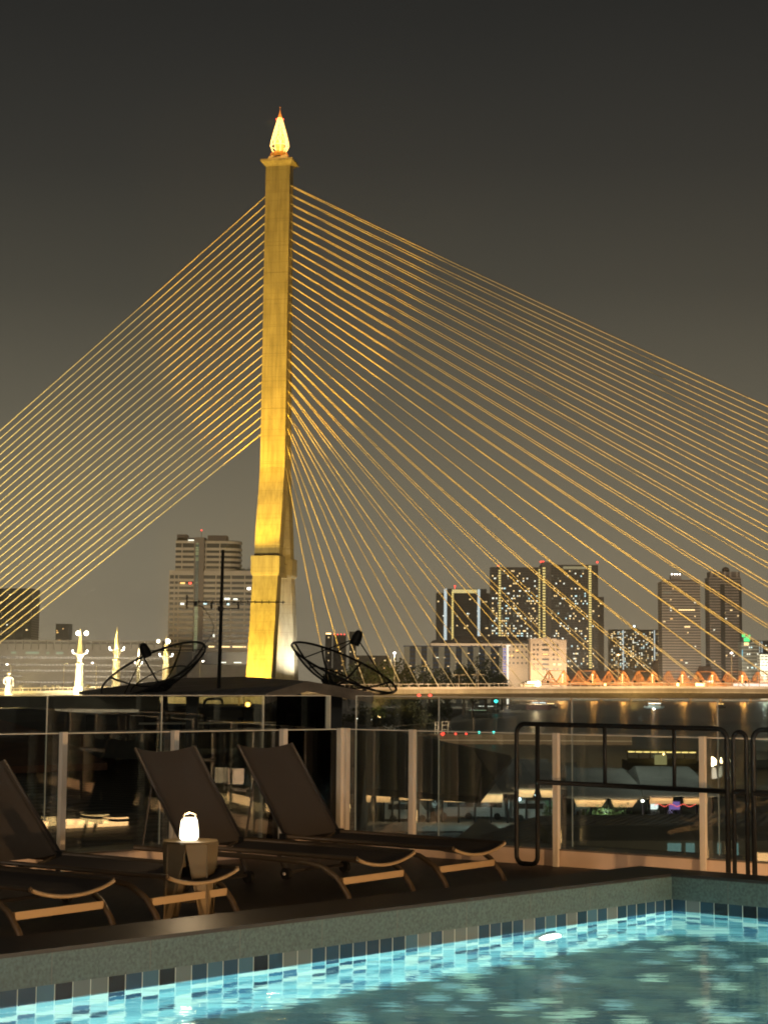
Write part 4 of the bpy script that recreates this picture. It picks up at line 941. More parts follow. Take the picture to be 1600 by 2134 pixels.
for i in range(500):
    p = G(840 + rd.uniform(0, 22), 1500 + rd.uniform(-6, 6), gz); p.z = gz + rd.uniform(0, 2.0)
    a = Vector((rd.gauss(0, .3), rd.gauss(0, .3), rd.gauss(0, .3))); b = Vector((rd.gauss(0, .3), rd.gauss(0, .3), rd.gauss(0, .3))); mb.face([p, p + a, p + b])
tag(mb.build('hedge', m_leafl), 'pale clipped hedge right of the cyan topped park lamp', 'hedge')
lamp('park_flood', 'POINT', G(850, 1508, gz) + Vector((0, -3, 3)), 350, (.8, 1, .8), .4)

# ------------------------------------------------------------------ riverside restaurants below the terrace (valances added for a reflected band of light)
m_tent = mat('tent_sheet', (.14, .145, .13), .8, noise=.2, nscale=.3)
m_roofd = mat('dark_corrugated', (.045, .040, .036), .7, noise=.3, nscale=.4)
m_cream2 = mat('valance_cream', (.62, .47, .28), .8, noise=.15, nscale=.8)
def eave(label, x0, x1, ytop, ybot, Y, droof=6, rise=.8, n_post=4, glow=1.0, roofm=None, seed=0):
    a = P(x0, ytop, Y); b = P(x1, ytop, Y); lo = P((x0 + x1) / 2, ybot, Y)
    w_ = b.x - a.x; hv = (a.z + b.z) / 2 - lo.z; zb = min(ZL, a.z - 3) if Y > 100 else a.z - 3.0
    t = thing('riverside_pavilion', label, 'pavilion', (a.x, Y, zb), 0, 'riverside pavilions with added lit valances'); H_ = (a.z + b.z) / 2 - zb
    rd = random.Random(seed)
    mb = MB(); mb.hexa([(-.5, -.3, H_), (w_ + .5, -.3, H_), (w_ + .5, droof, H_), (-.5, droof, H_), (.5, droof * .55, H_ + rise), (w_ - .5, droof * .55, H_ + rise), (w_ - .5, droof * .6, H_ + rise), (.5, droof * .6, H_ + rise)]); mb.build('roof', roofm or m_tent, t)
    n_ = max(2, int(w_ / (hv * 5.5))); xx = 0
    for i in range(n_):
        xa = w_ * i / n_ + .04 * w_ / n_; xb = w_ * (i + 1) / n_ - rd.uniform(.02, .28) * w_ / n_; c_ = rd.uniform(.0, .25) * (xb - xa)
        mb = MB(); mb.prism([(xa, .05, H_ - .01), (xa + c_ * .5, .05, H_ - hv), (xb - c_, .05, H_ - hv), (xb, .05, H_ - .01)], (0, .04, 0)); mb.build('valance', m_cream2, t)  # valances stand in for strip light reflected in the glass
    for i in range(n_post + 1):
        mb = MB(); xp = .2 + (w_ - .4) * i / n_post; mb.tube([(xp, .6, 0), (xp, .6, H_)], .07 if Y < 100 else .12, 6); mb.build('post', m_black, t)
    for xp in ([w_ * .5] if w_ < 8 else [w_ * .2, w_ * .5, w_ * .8]):
        lamp('valance_fill', 'AREA', (a.x + xp, Y - .55, zb + H_ + (.12 if Y > 100 else -1.6 * hv)), 2.6 * hv * w_ * glow, (1, .64, .36), w_ / (1 if w_ < 8 else 3), (a.x + xp, Y + .1, zb + H_ - hv * .6), sy=.1)  # added area lamp that brightens the valance face
    return t, w_, H_
for i, (x0, x1, ya, yb, lb) in enumerate(((742, 822, 1650, 1672, 'pavilion with added lit valance right of the corner posts'), (828, 916, 1651, 1668, 'pavilion with added valance above the white parked vans'), (918, 1062, 1654, 1672, 'long pavilion with added lit valance left of the black handrail'), (1068, 1175, 1644, 1662, 'pavilion with added lit valance behind the first handrail loop'), (1192, 1345, 1664, 1682, 'long pavilion with added lit valance in the middle of the handrail'), (1350, 1490, 1660, 1676, 'pavilion with added lit valance and red string lights, right side'))):
    eave(lb, x0, x1, ya, yb, 176, 22, 2.4, 4, 7, None, 10 + i)
for i, (x0, x1, lb) in enumerate(((955, 985, 'white-lit stall bay nearest the glass joint under the long left pavilion'), (990, 1020, 'white-lit stall bay in the middle of the long left pavilion'), (1026, 1062, 'white-lit stall bay at the right end of the long left pavilion'), (1126, 1160, 'dim green-lit stall beside the first orange post'), (1196, 1232, 'dim stall at the left of the long middle pavilion'), (1352, 1372, 'small bright screen stall left of the red string lights'), (1392, 1420, 'purple-lit stall under the red string lights'))):
    a = P(x0, 1670, 184); b = P(x1, 1670, 184); t = thing('riverside_stall', lb, 'stall', (a.x, 184, ZL + .1), 0, 'stalls under the riverside pavilions'); w_ = b.x - a.x
    mb = MB(); mb.box(0, w_, .1, 2.2, 0, 1.9); mb.build('booth', fm('booth', (.35, .36, .33)), t)
    mb = MB(); mb.box(.1, w_ - .1, 0, .06, .95, 1.75); mb.build('lit_opening', emis('stall_%d' % i, ((.75, .95, .9), (.75, .95, .9), (.8, .95, .9), (.25, .45, .25), (.3, .35, .25), (.9, .95, .9), (.45, .25, .8))[i], (.55, .5, .65, .25, .2, 1.6, .6)[i]), t)
    rd = random.Random(i)
    for k_ in range(3):
        xx = w_ * (k_ + .5) / 3; mb = MB(); hh = rd.uniform(.5, 1.0); mb.box(xx - .14, xx + .14, -.5, -.2, 0, hh * .8); mb.lathe([(.11, hh * .8), (.13, hh), (.02, hh + .12)], 8, (xx, -.35, 0)); mb.build('planter', rd.choice((m_brn, m_leafl, m_marble)), t)
for (px, py, Y, e_) in ((980, 1600, 205, 700), (1120, 1580, 215, 900), (1320, 1630, 190, 900), (1450, 1635, 190, 600)):
    lamp('tent_roof_fill', 'POINT', P(px, py, Y) + Vector((0, -6, 7)), e_, (.95, .95, .82), .3)  # added point lamps above the roofs to brighten them
# red string lights and purple glow below the right pavilion
sx = P(1364, 1678, 174.5)
t = thing('string_lights', 'red and pink string of lights under the right pavilion', 'string lights', sx)
mb = MB()
for i in range(26): mb.ball((i * .16, 0, .12 * sin(i * .8)), .05, 0, 6)
mb.build('bulbs', emis('string_red', (1, .12, .08), 3), t)
mb = MB(); mb.tube([(i * .16, .06, .12 * sin(i * .8)) for i in range(26)], .012, 4); mb.build('wire', m_black, t)
# shore lamps and people-size plants under pavilions
for px, py, m_, lb in ((1079, 1665, m_cool, 'starry white lamp behind the first handrail loop'), (1117, 1657, m_cool, 'small white lamp just right of the starry one'), (1338, 1669, m_white, 'small white lamp at the end of the long pavilion'), (724, 1625, m_cool, 'small greenish lamp above the corner posts')):
    post_lamp(lb, px, py, 173 if px > 730 else 180, 3, m_, .16 if px != 1079 else .3, 'pavilion_lamp', 'lamps at the riverside pavilions')
lamp('shore_light', 'POINT', P(1085, 1668, 171), 420, (.8, 1, .95), .3)
lamp('shore_light', 'POINT', P(905, 1676, 171), 110, (.8, 1, .95), .3); lamp('shore_light', 'POINT', P(1260, 1690, 171), 240, (.85, 1, .8), .3); lamp('shore_light', 'POINT', P(1010, 1678, 171), 260, (.8, 1, .95), .3)
lamp('shore_light', 'POINT', P(1395, 1692, 172), 120, (.7, .5, 1), .3)
mq = MB(); q = [G(700, 1735, ZL), G(1520, 1735, ZL), G(1560, 1665, ZL), G(700, 1665, ZL)]
mq.prism([(p.x, p.y, ZL + .004) for p in q], (0, 0, .1)); struct(mq.build('quay_pavement', mat('quay_paving', (.16, .16, .14), .7, noise=.2, nscale=1)))
# parked vans
def van(label, px, py, Y, L_, rz, col=(.42, .44, .42)):
    b = P(px, py, Y); b.z = ZL + .1
    t = thing('parked_van', label, 'van', b, rz, 'white vans parked by the pavilions')
    mb = MB(); pr_ = [(-L_ / 2, 0, .3), (L_ / 2, 0, .3), (L_ / 2, 0, 1.05), (L_ / 2 - .5, 0, 1.2), (L_ / 2 - 1.1, 0, 2.0), (-L_ / 2 + .1, 0, 2.1), (-L_ / 2, 0, 1.9)]
    mb.prism([(x, -.9, z) for x, y, z in pr_], (0, 1.8, 0)); mb.build('body', mat('van_paint', col, .35), t)
    mb = MB()
    for s_ in (-1, 1): mb.box(-L_ / 2 + .3, L_ / 2 - 1.2, s_ * .9 - .012, s_ * .9 + .012, 1.25, 1.8)
    mb.build('window', m_gls, t)
    for sx_ in (-1, 1):
        for s_ in (-1, 1):
            mb = MB(); mb.tube([(sx_ * (L_ / 2 - .8), s_ * .75, .35), (sx_ * (L_ / 2 - .8), s_ * .95, .35)], .35, 12); mb.build('wheel', m_black, t)
    for s_ in (-1, 1): mb = MB(); mb.box(L_ / 2 - .02, L_ / 2 + .03, s_ * .7 - .15, s_ * .7 + .15, .75, .95); mb.build('headlight', m_marble, t)
    return t
van('white van parked left under the middle pavilion', 846, 1705, 178, 4.6, .15); van('low white van parked right of the glass joint', 948, 1703, 182, 4.2, 3.2, (.34, .36, .35))
van('grey-white van parked behind the first handrail loop', 1108, 1706, 180, 4.4, .1, (.45, .47, .46)); van('pale van half lit near the long pavilion', 1010, 1704, 182, 4.5, 2.9, (.5, .52, .5))
for i, (px, lb) in enumerate(((1236, 'leftmost green potted shrub under the long pavilion'), (1258, 'second green potted shrub under the long pavilion'), (1276, 'third green potted shrub under the long pavilion'), (1296, 'fourth green potted shrub, under the end of the long pavilion'), (1140, 'potted shrub left of the tall orange post'))):
    b = P(px, 1708, 172); b.z = ZL + .1; rd = random.Random(i); t = thing('potted_shrub', lb, 'plant', b, 0, 'potted shrubs at the pavilions')
    mb = MB(); mb.lathe([(.2, 0), (.28, .45), (.3, .5)], 8); mb.build('pot', m_brn, t)
    mb = MB()
    for j in range(260):
        c = Vector((rd.gauss(0, .28), rd.gauss(0, .28), .6 + abs(rd.gauss(.5, .45)))); a = Vector((rd.gauss(0, .1), rd.gauss(0, .1), rd.gauss(0, .16))); b_ = Vector((rd.gauss(0, .1), rd.gauss(0, .1), rd.gauss(0, .1))); mb.face([c, c + a, c + b_])
    mb.build('foliage', m_leafl, t)

# ================================================================== NEIGHBOURING ROOFTOPS
def corr(name, col, scale=6, ang=0, rough=.55):
    M = mat(name, col, rough, noise=.35, nscale=1.2); n = M.node_tree.nodes; L = M.node_tree.links; b = n['Principled BSDF']
    t = n.new('ShaderNodeTexCoord'); mp = n.new('ShaderNodeMapping'); mp.inputs['Rotation'].default_value = (0, 0, ang); L.new(t.outputs['Object'], mp.inputs[0])
    w_ = n.new('ShaderNodeTexWave'); w_.inputs['Scale'].default_value = scale; w_.bands_direction = 'X'; L.new(mp.outputs[0], w_.inputs['Vector'])
    bp = n.new('ShaderNodeBump'); bp.inputs['Strength'].default_value = .9; bp.inputs['Distance'].default_value = .05; L.new(w_.outputs['Fac'], bp.inputs['Height']); L.new(bp.outputs[0], b.inputs['Normal'])
    return M
m_c1 = corr('corrugated_roof', (.13, .125, .12), 1.1, .5); m_c2 = corr('dark_sheet_roof', (.05, .048, .045), .8, 1.1, .6); m_c3 = corr('brown_sheet_roof', (.10, .065, .05), 1.2, .25)
m_fas = mat('rusty_fascia', (.30, .24, .18), .8, noise=.35, nscale=2.5)
A = P(555, 1445, 28); B = P(640, 1419, 28.2); Cc = P(778, 1443, 28); Bp = P(505, 1410, 37); D = P(372, 1413, 40); Ap = P(165, 1441, 33); E = P(215, 1447, 30); Cp = P(700, 1430, 37)
shed = thing('rooftop_shed', 'open rooftop shed with a low corrugated gable roof carrying two dishes', 'shed', (A.x, 29, -3.2))
mb = MB()
def slab(mb, pts, th=.05): mb.prism([tuple(p) for p in pts], (0, 0, -th))
slab(mb, [A, B, Bp, D, Ap, E]); slab(mb, [B, Cc, Cp, Bp]); mb.build('roof', m_c1, shed, world=True)
mb = MB(); dz = Vector((0, 0, -.17)); fo = Vector((0, -.05, 0))
for p, q in ((A, B), (B, Cc)): mb.prism([tuple(p + fo), tuple(q + fo), tuple(q + fo + dz), tuple(p + fo + dz)], (0, .04, 0))
mb.build('gable_fascia', m_fas, shed, world=True)
for px, Yp, wd in ((402, 30, .10), (700, 29.5, .11), (592, 29.6, .05), (560, 31, .06)):
    p = P(px, 1447, Yp); mb = MB(); mb.box(p.x - wd, p.x + wd, Yp - wd, Yp + wd, -3.2, p.z - .02); mb.build('post', fm('post_dark', (.03, .035, .036)), shed, world=True)
# walls, tank and pipes under the roof
m_wall1 = mat('weathered_wall', (.11, .11, .09), .9, noise=.5, nscale=1.5); m_pipe = mat('drain_pipe', (.05, .065, .07), .5)
p = P(0, 1452, 34)
def wallbox(name, label, x0, x1, y0p, y1p, Y, d, m_, cat='wall'):
    a = P(x0, y0p, Y); b = P(x1, y0p, Y); c_ = P((x0 + x1) / 2, y1p, Y)
    t = thing(name, label, cat, (a.x, Y, c_.z)); w2 = b.x - a.x; hh = a.z - c_.z; hb = b.z - c_.z
    mb = MB(); mb.hexa([(0, 0, 0), (w2, 0, 0), (w2, d, 0), (0, d, 0), (0, 0, hh), (w2, 0, hb), (w2, d, hb), (0, d, hh)]); mb.build('wall', m_, t)
    return t, w2, hh
t, w2, hh = wallbox('parapet_wall', 'weathered dark parapet wall left of the shed', -40, 132, 1451, 1475, 33, .3, m_wall1)
t, w2, hh = wallbox('parapet_wall', 'grey board wall hanging below the left end of the dish roof', 112, 330, 1450, 1478, 31, .2, mat('board_grey', (.16, .16, .13), .8, noise=.4, nscale=2))
t, w2, hh = wallbox('rooftop_house', 'dim rooftop house with small windows behind the glass', 290, 560, 1478, 1560, 36, 5, mat('house_wall', (.15, .14, .10), .9, noise=.3, nscale=1), 'house')
for xx in (1.0, 1.35, 2.05): mb = MB(); mb.box(xx, xx + .12, -.02, 0, .35, .65); mb.build('window', m_black, t)
mb = MB(); mb.box(-.2, w2 + .2, -.3, 5, hh, hh + .06); mb.build('roof', m_c2, t)
mb = MB(); mb.box(-.6, .9, -.4, -.1, .2, .55); mb.build('blue_tarp', mat('tarp_blue', (.03, .10, .17), .6), t)
t, w2, hh = wallbox('rooftop_block', 'dark block with tangled pipes under the shed roof', 556, 700, 1476, 1600, 33, 4, mat('block_dark', (.045, .04, .035), .9, noise=.3, nscale=2), 'building')
t, w2, hh = wallbox('rooftop_block', 'dim grey room behind the posts at the corner', 560, 700, 1512, 1700, 30.5, 1, mat('room_grey', (.10, .095, .075), .9, noise=.3, nscale=2), 'building')
t, w2, hh = wallbox('rooftop_block', 'dark cabin below the left dish roof', 180, 300, 1490, 1580, 32, 3, mat('cabin_dark', (.03, .032, .032), .9, noise=.3, nscale=2), 'building')
def pipe(label, pts, Y, r, m_=m_pipe, name='drain_pipe', cat='pipe', grp='pipes under the shed roof'):
    ps = [P(x, y, Y) for x, y in pts]; b = base_of(ps); o = MB()
    # round the corners
    q = [ps[0]]
    for i in range(1, len(ps) - 1):
        a, c_, d_ = ps[i - 1], ps[i], ps[i + 1]; rr = min(.08, (a - c_).length / 2, (d_ - c_).length / 2)
        p1 = c_ + (a - c_).normalized() * rr; p2 = c_ + (d_ - c_).normalized() * rr
        for u in (0, .33, .66, 1): q.append(p1.lerp(c_, u).lerp(c_.lerp(p2, u), u))
    q.append(ps[-1]); o.tube([p_ - b for p_ in q], r, 8); ob = o.build(name, m_, None, smooth=True); ob.location = b; return tag(ob, label, cat, grp)
pipe('dark pipe with a long level run and a drop at its right end', [(556, 1452), (600, 1456), (678, 1453), (679, 1600)], 29.3, .028)
pipe('dark pipe making a small square loop on top', [(609, 1462), (612, 1448), (630, 1448), (632, 1510)], 29.2, .026)
pipe('dark pipe bending down left of the shed post', [(635, 1462), (662, 1464), (664, 1510)], 29.25, .022)
pipe('dark pipe loop behind the antenna mast', [(425, 1475), (427, 1457), (462, 1456), (464, 1468)], 31.5, .024)
pipe('pale plastic pipe rising beside the corner posts', [(679, 1500), (679, 1625)], 29.1, .026, mat('pvc_grey', (.35, .35, .31), .6), 'plastic_pipe')
pipe('pale gutter elbow at the shed corner', [(722, 1446), (727, 1452), (726, 1482)], 29, .022, mat('pvc_pale', (.45, .45, .42), .5), 'gutter_elbow')
pipe('pale pipe elbow left of the orange wall lamp', [(492, 1450), (498, 1448), (499, 1470)], 30, .022, mat('pvc_pale2', (.4, .4, .36), .5), 'gutter_elbow')
t = thing('wall_lamp', 'small glaring orange lamp under the shed roof', 'lamp', P(517, 1468, 30)); mb = MB(); mb.ball((0, 0, 0), .035); mb.build('bulb', emis('amber_bulb', (1, .5, .06), 14), t)
mb = MB(); mb.box(-.02, .02, .03, .3, .03, .07); mb.build('bracket', m_black, t)
lamp('bulb_light', 'POINT', P(517, 1468, 29.8), 3, (1, .55, .1), .05)
mb = MB(); a = P(290, 1508, 30); b = P(705, 1505, 30); mb.tube([a - a, Vector((1.5, 0, .02)), b - a], .02, 6); o = mb.build('roof_cable', fm('cable_pale', (.3, .3, .26)), None); o.location = a; tag(o, 'pale horizontal cable slung across the rooms under the shed', 'cable')
# big roofs below
def roof(label, pts, m_, th=.12, name='house_roof', grp='dark roofs below the terrace'):
    b = base_of(pts); mb = MB(); mb.prism([tuple(p - b) for p in pts], (0, 0, -th)); o = mb.build(name, m_, None); o.location = b; tag(o, label, 'roof', grp); return o
roof('red-brown sloping roof at the left behind the glass', [P(-30, 1490, 40), P(110, 1530, 36), P(190, 1570, 34), P(225, 1590, 30), P(-60, 1600, 30)], mat('red_roof', (.13, .045, .022), .8, noise=.4, nscale=1.2))
roof('flat dark roof with ribs left below the shed', [P(-60, 1478, 46), P(60, 1476, 46), P(330, 1500, 44), P(340, 1560, 34), P(-80, 1560, 34)], mat('flat_roof', (.06, .055, .042), .8, noise=.35, nscale=.8))
roof('wide dark ribbed sheet roof filling the lower left glass panels', [P(-150, 1560, 34), P(150, 1590, 34), P(560, 1562, 34), P(760, 1600, 33), P(765, 1700, 30), P(740, 1850, 19), P(-200, 1850, 19)], m_c2)
roof('red-brown tiled strip roof behind the left posts', [P(20, 1530, 35), P(230, 1528, 35), P(240, 1580, 33.5), P(-10, 1580, 33.5)], mat('red_roof2', (.10, .035, .022), .8, noise=.4, nscale=1.2))
roof('long dark ribbed roof sloping down toward the river', [P(716, 1502, 60), P(765, 1512, 62), P(1062, 1574, 66), P(1066, 1580, 62), P(1000, 1660, 40), P(720, 1640, 38)], m_c2, .15)
roof('brown ribbed sheet roof low behind the handrail', [P(1000, 1740, 46), P(1120, 1700, 58), P(1600, 1694, 60), P(1700, 1690, 62), P(1700, 1722, 48), P(1250, 1752, 40), P(1000, 1780, 38)], m_c3, .1)
t, w2, hh = wallbox('white_house', 'low white house wall with cyan lit windows under the brown sheet roof', 1160, 1720, 1752, 1830, 38.5, 4, mat('white_wall', (.30, .28, .22), .8, noise=.15, nscale=1), 'house')
for a_, b_ in ((1390, 1418), (1428, 1446), (1532, 1537), (1494, 1500)):
    q0 = P(a_, 1763, 38.5).x - t.location.x; q1 = P(b_, 1763, 38.5).x - t.location.x; mb = MB(); zt_ = P(a_, 1757, 38.5).z - t.location.z; mb.box(q0, q1, -.03, 0, .1, zt_); mb.build('lit_window', emis('cyan_win_%d' % a_, (.35, .6, .55), .35), t)
roof('grey-white sloping sheet roof left of the handrail', [P(1000, 1705, 100), P(1080, 1745, 60), P(1120, 1790, 40), P(1060, 1790, 40), P(950, 1745, 58)], mat('grey_sheet', (.16, .155, .14), .7, noise=.2, nscale=.6), .1)
roof('pale grey pavilion roof behind the handrail loop', [P(1066, 1600, 225), P(1200, 1588, 225), P(1210, 1626, 196), P(1066, 1632, 196)], m_tent, .2)

# ------------------------------------------------------------------ satellite dishes
def mesh_mat():
    M = bpy.data.materials.new('dish_mesh'); M.use_nodes = True; n = M.node_tree.nodes; L = M.node_tree.links; n.clear()
    o = n.new('ShaderNodeOutputMaterial'); t = n.new('ShaderNodeBsdfTransparent'); d = n.new('ShaderNodeBsdfPrincipled'); d.inputs['Base Color'].default_value = (.012, .012, .011, 1); d.inputs['Roughness'].default_value = .5; d.inputs['Metallic'].default_value = .3
    mx = n.new('ShaderNodeMixShader'); mx.inputs[0].default_value = .34; L.new(t.outputs[0], mx.inputs[1]); L.new(d.outputs[0], mx.inputs[2]); L.new(mx.outputs[0], o.inputs[0]); return M
m_mesh = mesh_mat()
def dish(label, c, axis, R_, dep, feed_dist, spin=0, nrib=8):
    axis = Vector(axis).normalized(); q = axis.to_track_quat('Z', 'Y').to_matrix() @ Matrix.Rotation(spin, 3, 'Z')
    t = thing('satellite_dish', label, 'satellite dish', c, 0, 'mesh satellite dishes on the shed roof')
    T = lambda v: q @ Vector(v)
    par = lambda r_: dep * (r_ / R_) ** 2 - dep
    mb = MB(); nr, na = 8, 40
    for a in range(nr):
        r1, r2 = R_ * a / nr + .001, R_ * (a + 1) / nr
        for b in range(na):
            t1, t2 = 2 * pi * b / na, 2 * pi * (b + 1) / na
            mb.face([T((r1 * cos(t1), r1 * sin(t1), par(r1))), T((r2 * cos(t1), r2 * sin(t1), par(r2))), T((r2 * cos(t2), r2 * sin(t2), par(r2))), T((r1 * cos(t2), r1 * sin(t2), par(r1)))])
    mb.build('mesh_bowl', m_mesh, t, smooth=True)
    mb = MB(); mb.tube([T((R_ * cos(2 * pi * k / 48), R_ * sin(2 * pi * k / 48), 0)) for k in range(48)], .02, 8, closed=True); mb.build('rim', m_black, t, smooth=True)
    for k in range(nrib):
        a = 2 * pi * k / nrib; mb = MB(); mb.tube([T((r_ * cos(a), r_ * sin(a), par(r_) - .012)) for r_ in [R_ * j / 8 for j in range(9)]], .017, 6); mb.build('rib', m_black, t, smooth=True)
    mb = MB(); mb.tube([T((R_ * .55 * cos(2 * pi * k / 32), R_ * .55 * sin(2 * pi * k / 32), par(R_ * .55) - .015)) for k in range(32)], .012, 6, closed=True); mb.build('hoop', m_black, t)
    for k in range(3):
        a = 2 * pi * k / 3 + .5; mb = MB(); mb.tube([T((R_ * .97 * cos(a), R_ * .97 * sin(a), 0)), T((.05 * cos(a), .05 * sin(a), feed_dist - dep))], .011, 6); mb.build('feed_strut', m_black, t)
    mb = MB(); mb.tube([T((0, 0, feed_dist - dep - .09)), T((0, 0, feed_dist - dep + .02)), T((0, 0, feed_dist - dep + .12)), T((0, 0, feed_dist - dep + .16))], [.085, .09, .07, .045], 14); mb.build('feed_horn', m_black, t, smooth=True)
    mb = MB(); mb.tube([T((0, 0, -dep - .02)), T((0, 0, -dep - .22)), T((0, 0, -dep - .22)) + Vector((0, 0, -.25))], .045, 8); mb.tube([T((0, 0, -dep - .02)), T((0, 0, -dep - .08))], [.28, .2], 16); mb.build('mount', m_black, t)
    return t
Yd = 31.0
dish('left black mesh dish tipped up to the left with lamps shining through it', P(320, 1394, Yd), (-.36, -.34, .86), 1.0, .33, .68, .3)
dish('right black mesh dish tilted down to the right with a raised feed horn', P(717, 1390, 29.5), (.395, -.20, .90), .965, .34, .86, .2)

# ------------------------------------------------------------------ television aerial
bm_ = P(456, 1443, 30); tp = P(465, 1146, 30)
ma = thing('antenna_mast', 'tall thin black antenna mast with a horizontal yagi aerial', 'antenna', bm_)
mb = MB(); mb.tube([Vector((0, 0, 0)), tp - bm_], [.034, .026], 8); mb.build('mast', m_black, ma)
a = P(390, 1254, 29.9) - bm_; b = P(594, 1255, 29.9) - bm_
mb = MB(); mb.tube([a, b], .010, 6); mb.build('boom', m_black, ma)
for i in range(13):
    u = i / 12; p = a.lerp(b, .12 + .86 * u); mb = MB(); L_ = .16 - .05 * u; mb.tube([p + Vector((-.02, -L_, 0)), p + Vector((.02, L_, 0))], .006, 5); mb.tube([p + Vector((0, 0, -.03)), p + Vector((0, 0, .03))], .008, 5); mb.build('element', m_black, ma)
mb = MB(); mb.tube([a + Vector((0, 0, -.12)), a + Vector((0, 0, .12))], .012, 6); mb.tube([a + Vector((-.005, -.2, .09)), a + Vector((.005, .2, .09))], .006, 5); mb.tube([a + Vector((-.005, -.2, -.09)), a + Vector((.005, .2, -.09))], .006, 5); mb.build('reflector', m_black, ma)
for px in (441, 497): p = P(px, 1262, 29.9) - bm_; mb = MB(); mb.tube([p + Vector((0, 0, -.06)), p + Vector((0, 0, .07))], .016, 6); mb.build('clamp', m_black, ma)
p = P(460, 1268, 29.95) - bm_; p2 = P(500, 1268, 29.95) - bm_; mb = MB(); mb.tube([p, p2], .008, 5); mb.box(p.x - .045, p.x + .045, p.y - .04, p.y + .04, p.z - .05, p.z + .04); mb.build('bracket', m_black, ma)
pts = [(408, 1259), (425, 1266), (440, 1290), (446, 1305), (443, 1322), (432, 1336), (425, 1345)]
mb = MB(); mb.tube([P(x, y, 29.9) - bm_ for x, y in pts], .006, 5); mb.build('cable', m_black, ma)
p = P(408, 1257, 29.9) - bm_; mb = MB(); mb.box(p.x - .03, p.x + .03, p.y - .03, p.y + .03, p.z - .05, p.z + .02); mb.build('junction_box', m_black, ma)

# ================================================================== TERRACE
nE1_ = Vector((.702, -.712, 0)); nE2_ = Vector((-.606, -.795, 0))
E1 = Vector((-.712, -.702, 0)).normalized(); E2 = Vector((.795, -.606, 0)).normalized()
PC = Vector((2.09, 12.67, 0)); ZWAT = -.108; ZCOP = .15; ZTILE = -.03
pA = PC + E1 * 9.2; pD = PC + E2 * 9.2; pB = pA + E2 * 9.2
wo = .42
oC = Vector((1.94, 13.20, 0)); oA = oC + (pA - PC) * 1.08 + E1 * .1; oD = oC + (pD - PC) * 1.04
# deck floor as one sheet around the pool
mb = MB()
far = [(-16, 19.5), (-.35, 15.9), (12, 8.2)]
poly = [Vector((-.34, 15.80, 0)), Vector((11.5, 8.2, 0)), Vector((11.5, 6.0, 0)), oD, oC, oA, Vector((-9.5, 4.5, 0)), Vector((-9.5, 7.9, 0))]
mb.prism([(p.x, p.y, -.05) for p in poly[::-1]], (0, 0, .05))
q = [pA + E1 * .5, pB + E1 * .5, pB + E1 * 6, pA + E1 * 6]; mb.prism([(p.x, p.y, -.05) for p in q], (0, 0, .05))
struct(mb.build('terrace_floor', m_floor))
# coping: dark top slab; grey stone inner band
mb = MB()
def cop(a, b, c_, d_): mb.prism([(p.x, p.y, -.2) for p in (a, b, c_, d_)], (0, 0, .2 + ZCOP))
cop(PC, oC, oA, pA); cop(PC, pD, oD, oC)
mj = MB()
for k_ in range(13):
    a_ = PC + E1 * (.31 + .7 * k_); b_ = oC + (oA - oC).normalized() * (.45 + .7 * k_)
    dd_ = E1 * .003; mj.face([(a_.x, a_.y, ZCOP + .001), (a_.x + dd_.x, a_.y + dd_.y, ZCOP + .001), (b_.x + dd_.x, b_.y + dd_.y, ZCOP + .001), (b_.x, b_.y, ZCOP + .001)])
struct(mj.build('coping_joints', fm('joint_grout', (.045, .04, .035))))
struct(mb.build('pool_coping', m_cope_d))
# warm light strips under the outer lip of the coping
m_face = emis('coping_face_glow', (1, .56, .22), 7)  # coping face lit by the strip, its light put in as emission
def strip(label, a, b, inward):
    d_ = (b - a); L_ = d_.length; d_.normalize(); out = -inward; mid = (a + b) / 2
    t = thing('light_strip', label, 'light strip', (mid.x, mid.y, 0), math.atan2(d_.y, d_.x), 'warm light strips under the pool coping')
    s_ = 1 if (Matrix.Rotation(t.rotation_euler.z, 3, 'Z') @ Vector((0, 1, 0))).dot(out) > 0 else -1
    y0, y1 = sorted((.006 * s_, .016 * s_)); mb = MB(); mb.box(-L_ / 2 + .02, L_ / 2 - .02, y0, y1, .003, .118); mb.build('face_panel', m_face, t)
    y0, y1 = sorted((.017 * s_, .030 * s_)); mb = MB(); mb.box(-L_ / 2 + .03, L_ / 2 - .03, y0, y1, .120, .132); mb.build('profile', m_alu, t)
    y0, y1 = sorted((.018 * s_, .029 * s_)); mb = MB(); mb.box(-L_ / 2 + .04, L_ / 2 - .04, y0, y1, .114, .119); mb.build('led_line', emis('led_warm', (1, .58, .24), 3), t)
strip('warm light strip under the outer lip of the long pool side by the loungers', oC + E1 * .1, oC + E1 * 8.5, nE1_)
strip('warm light strip under the outer lip of the right pool side by the guard rail', oC + (oD - oC) * .02, oC + (oD - oC) * .75, nE2_)
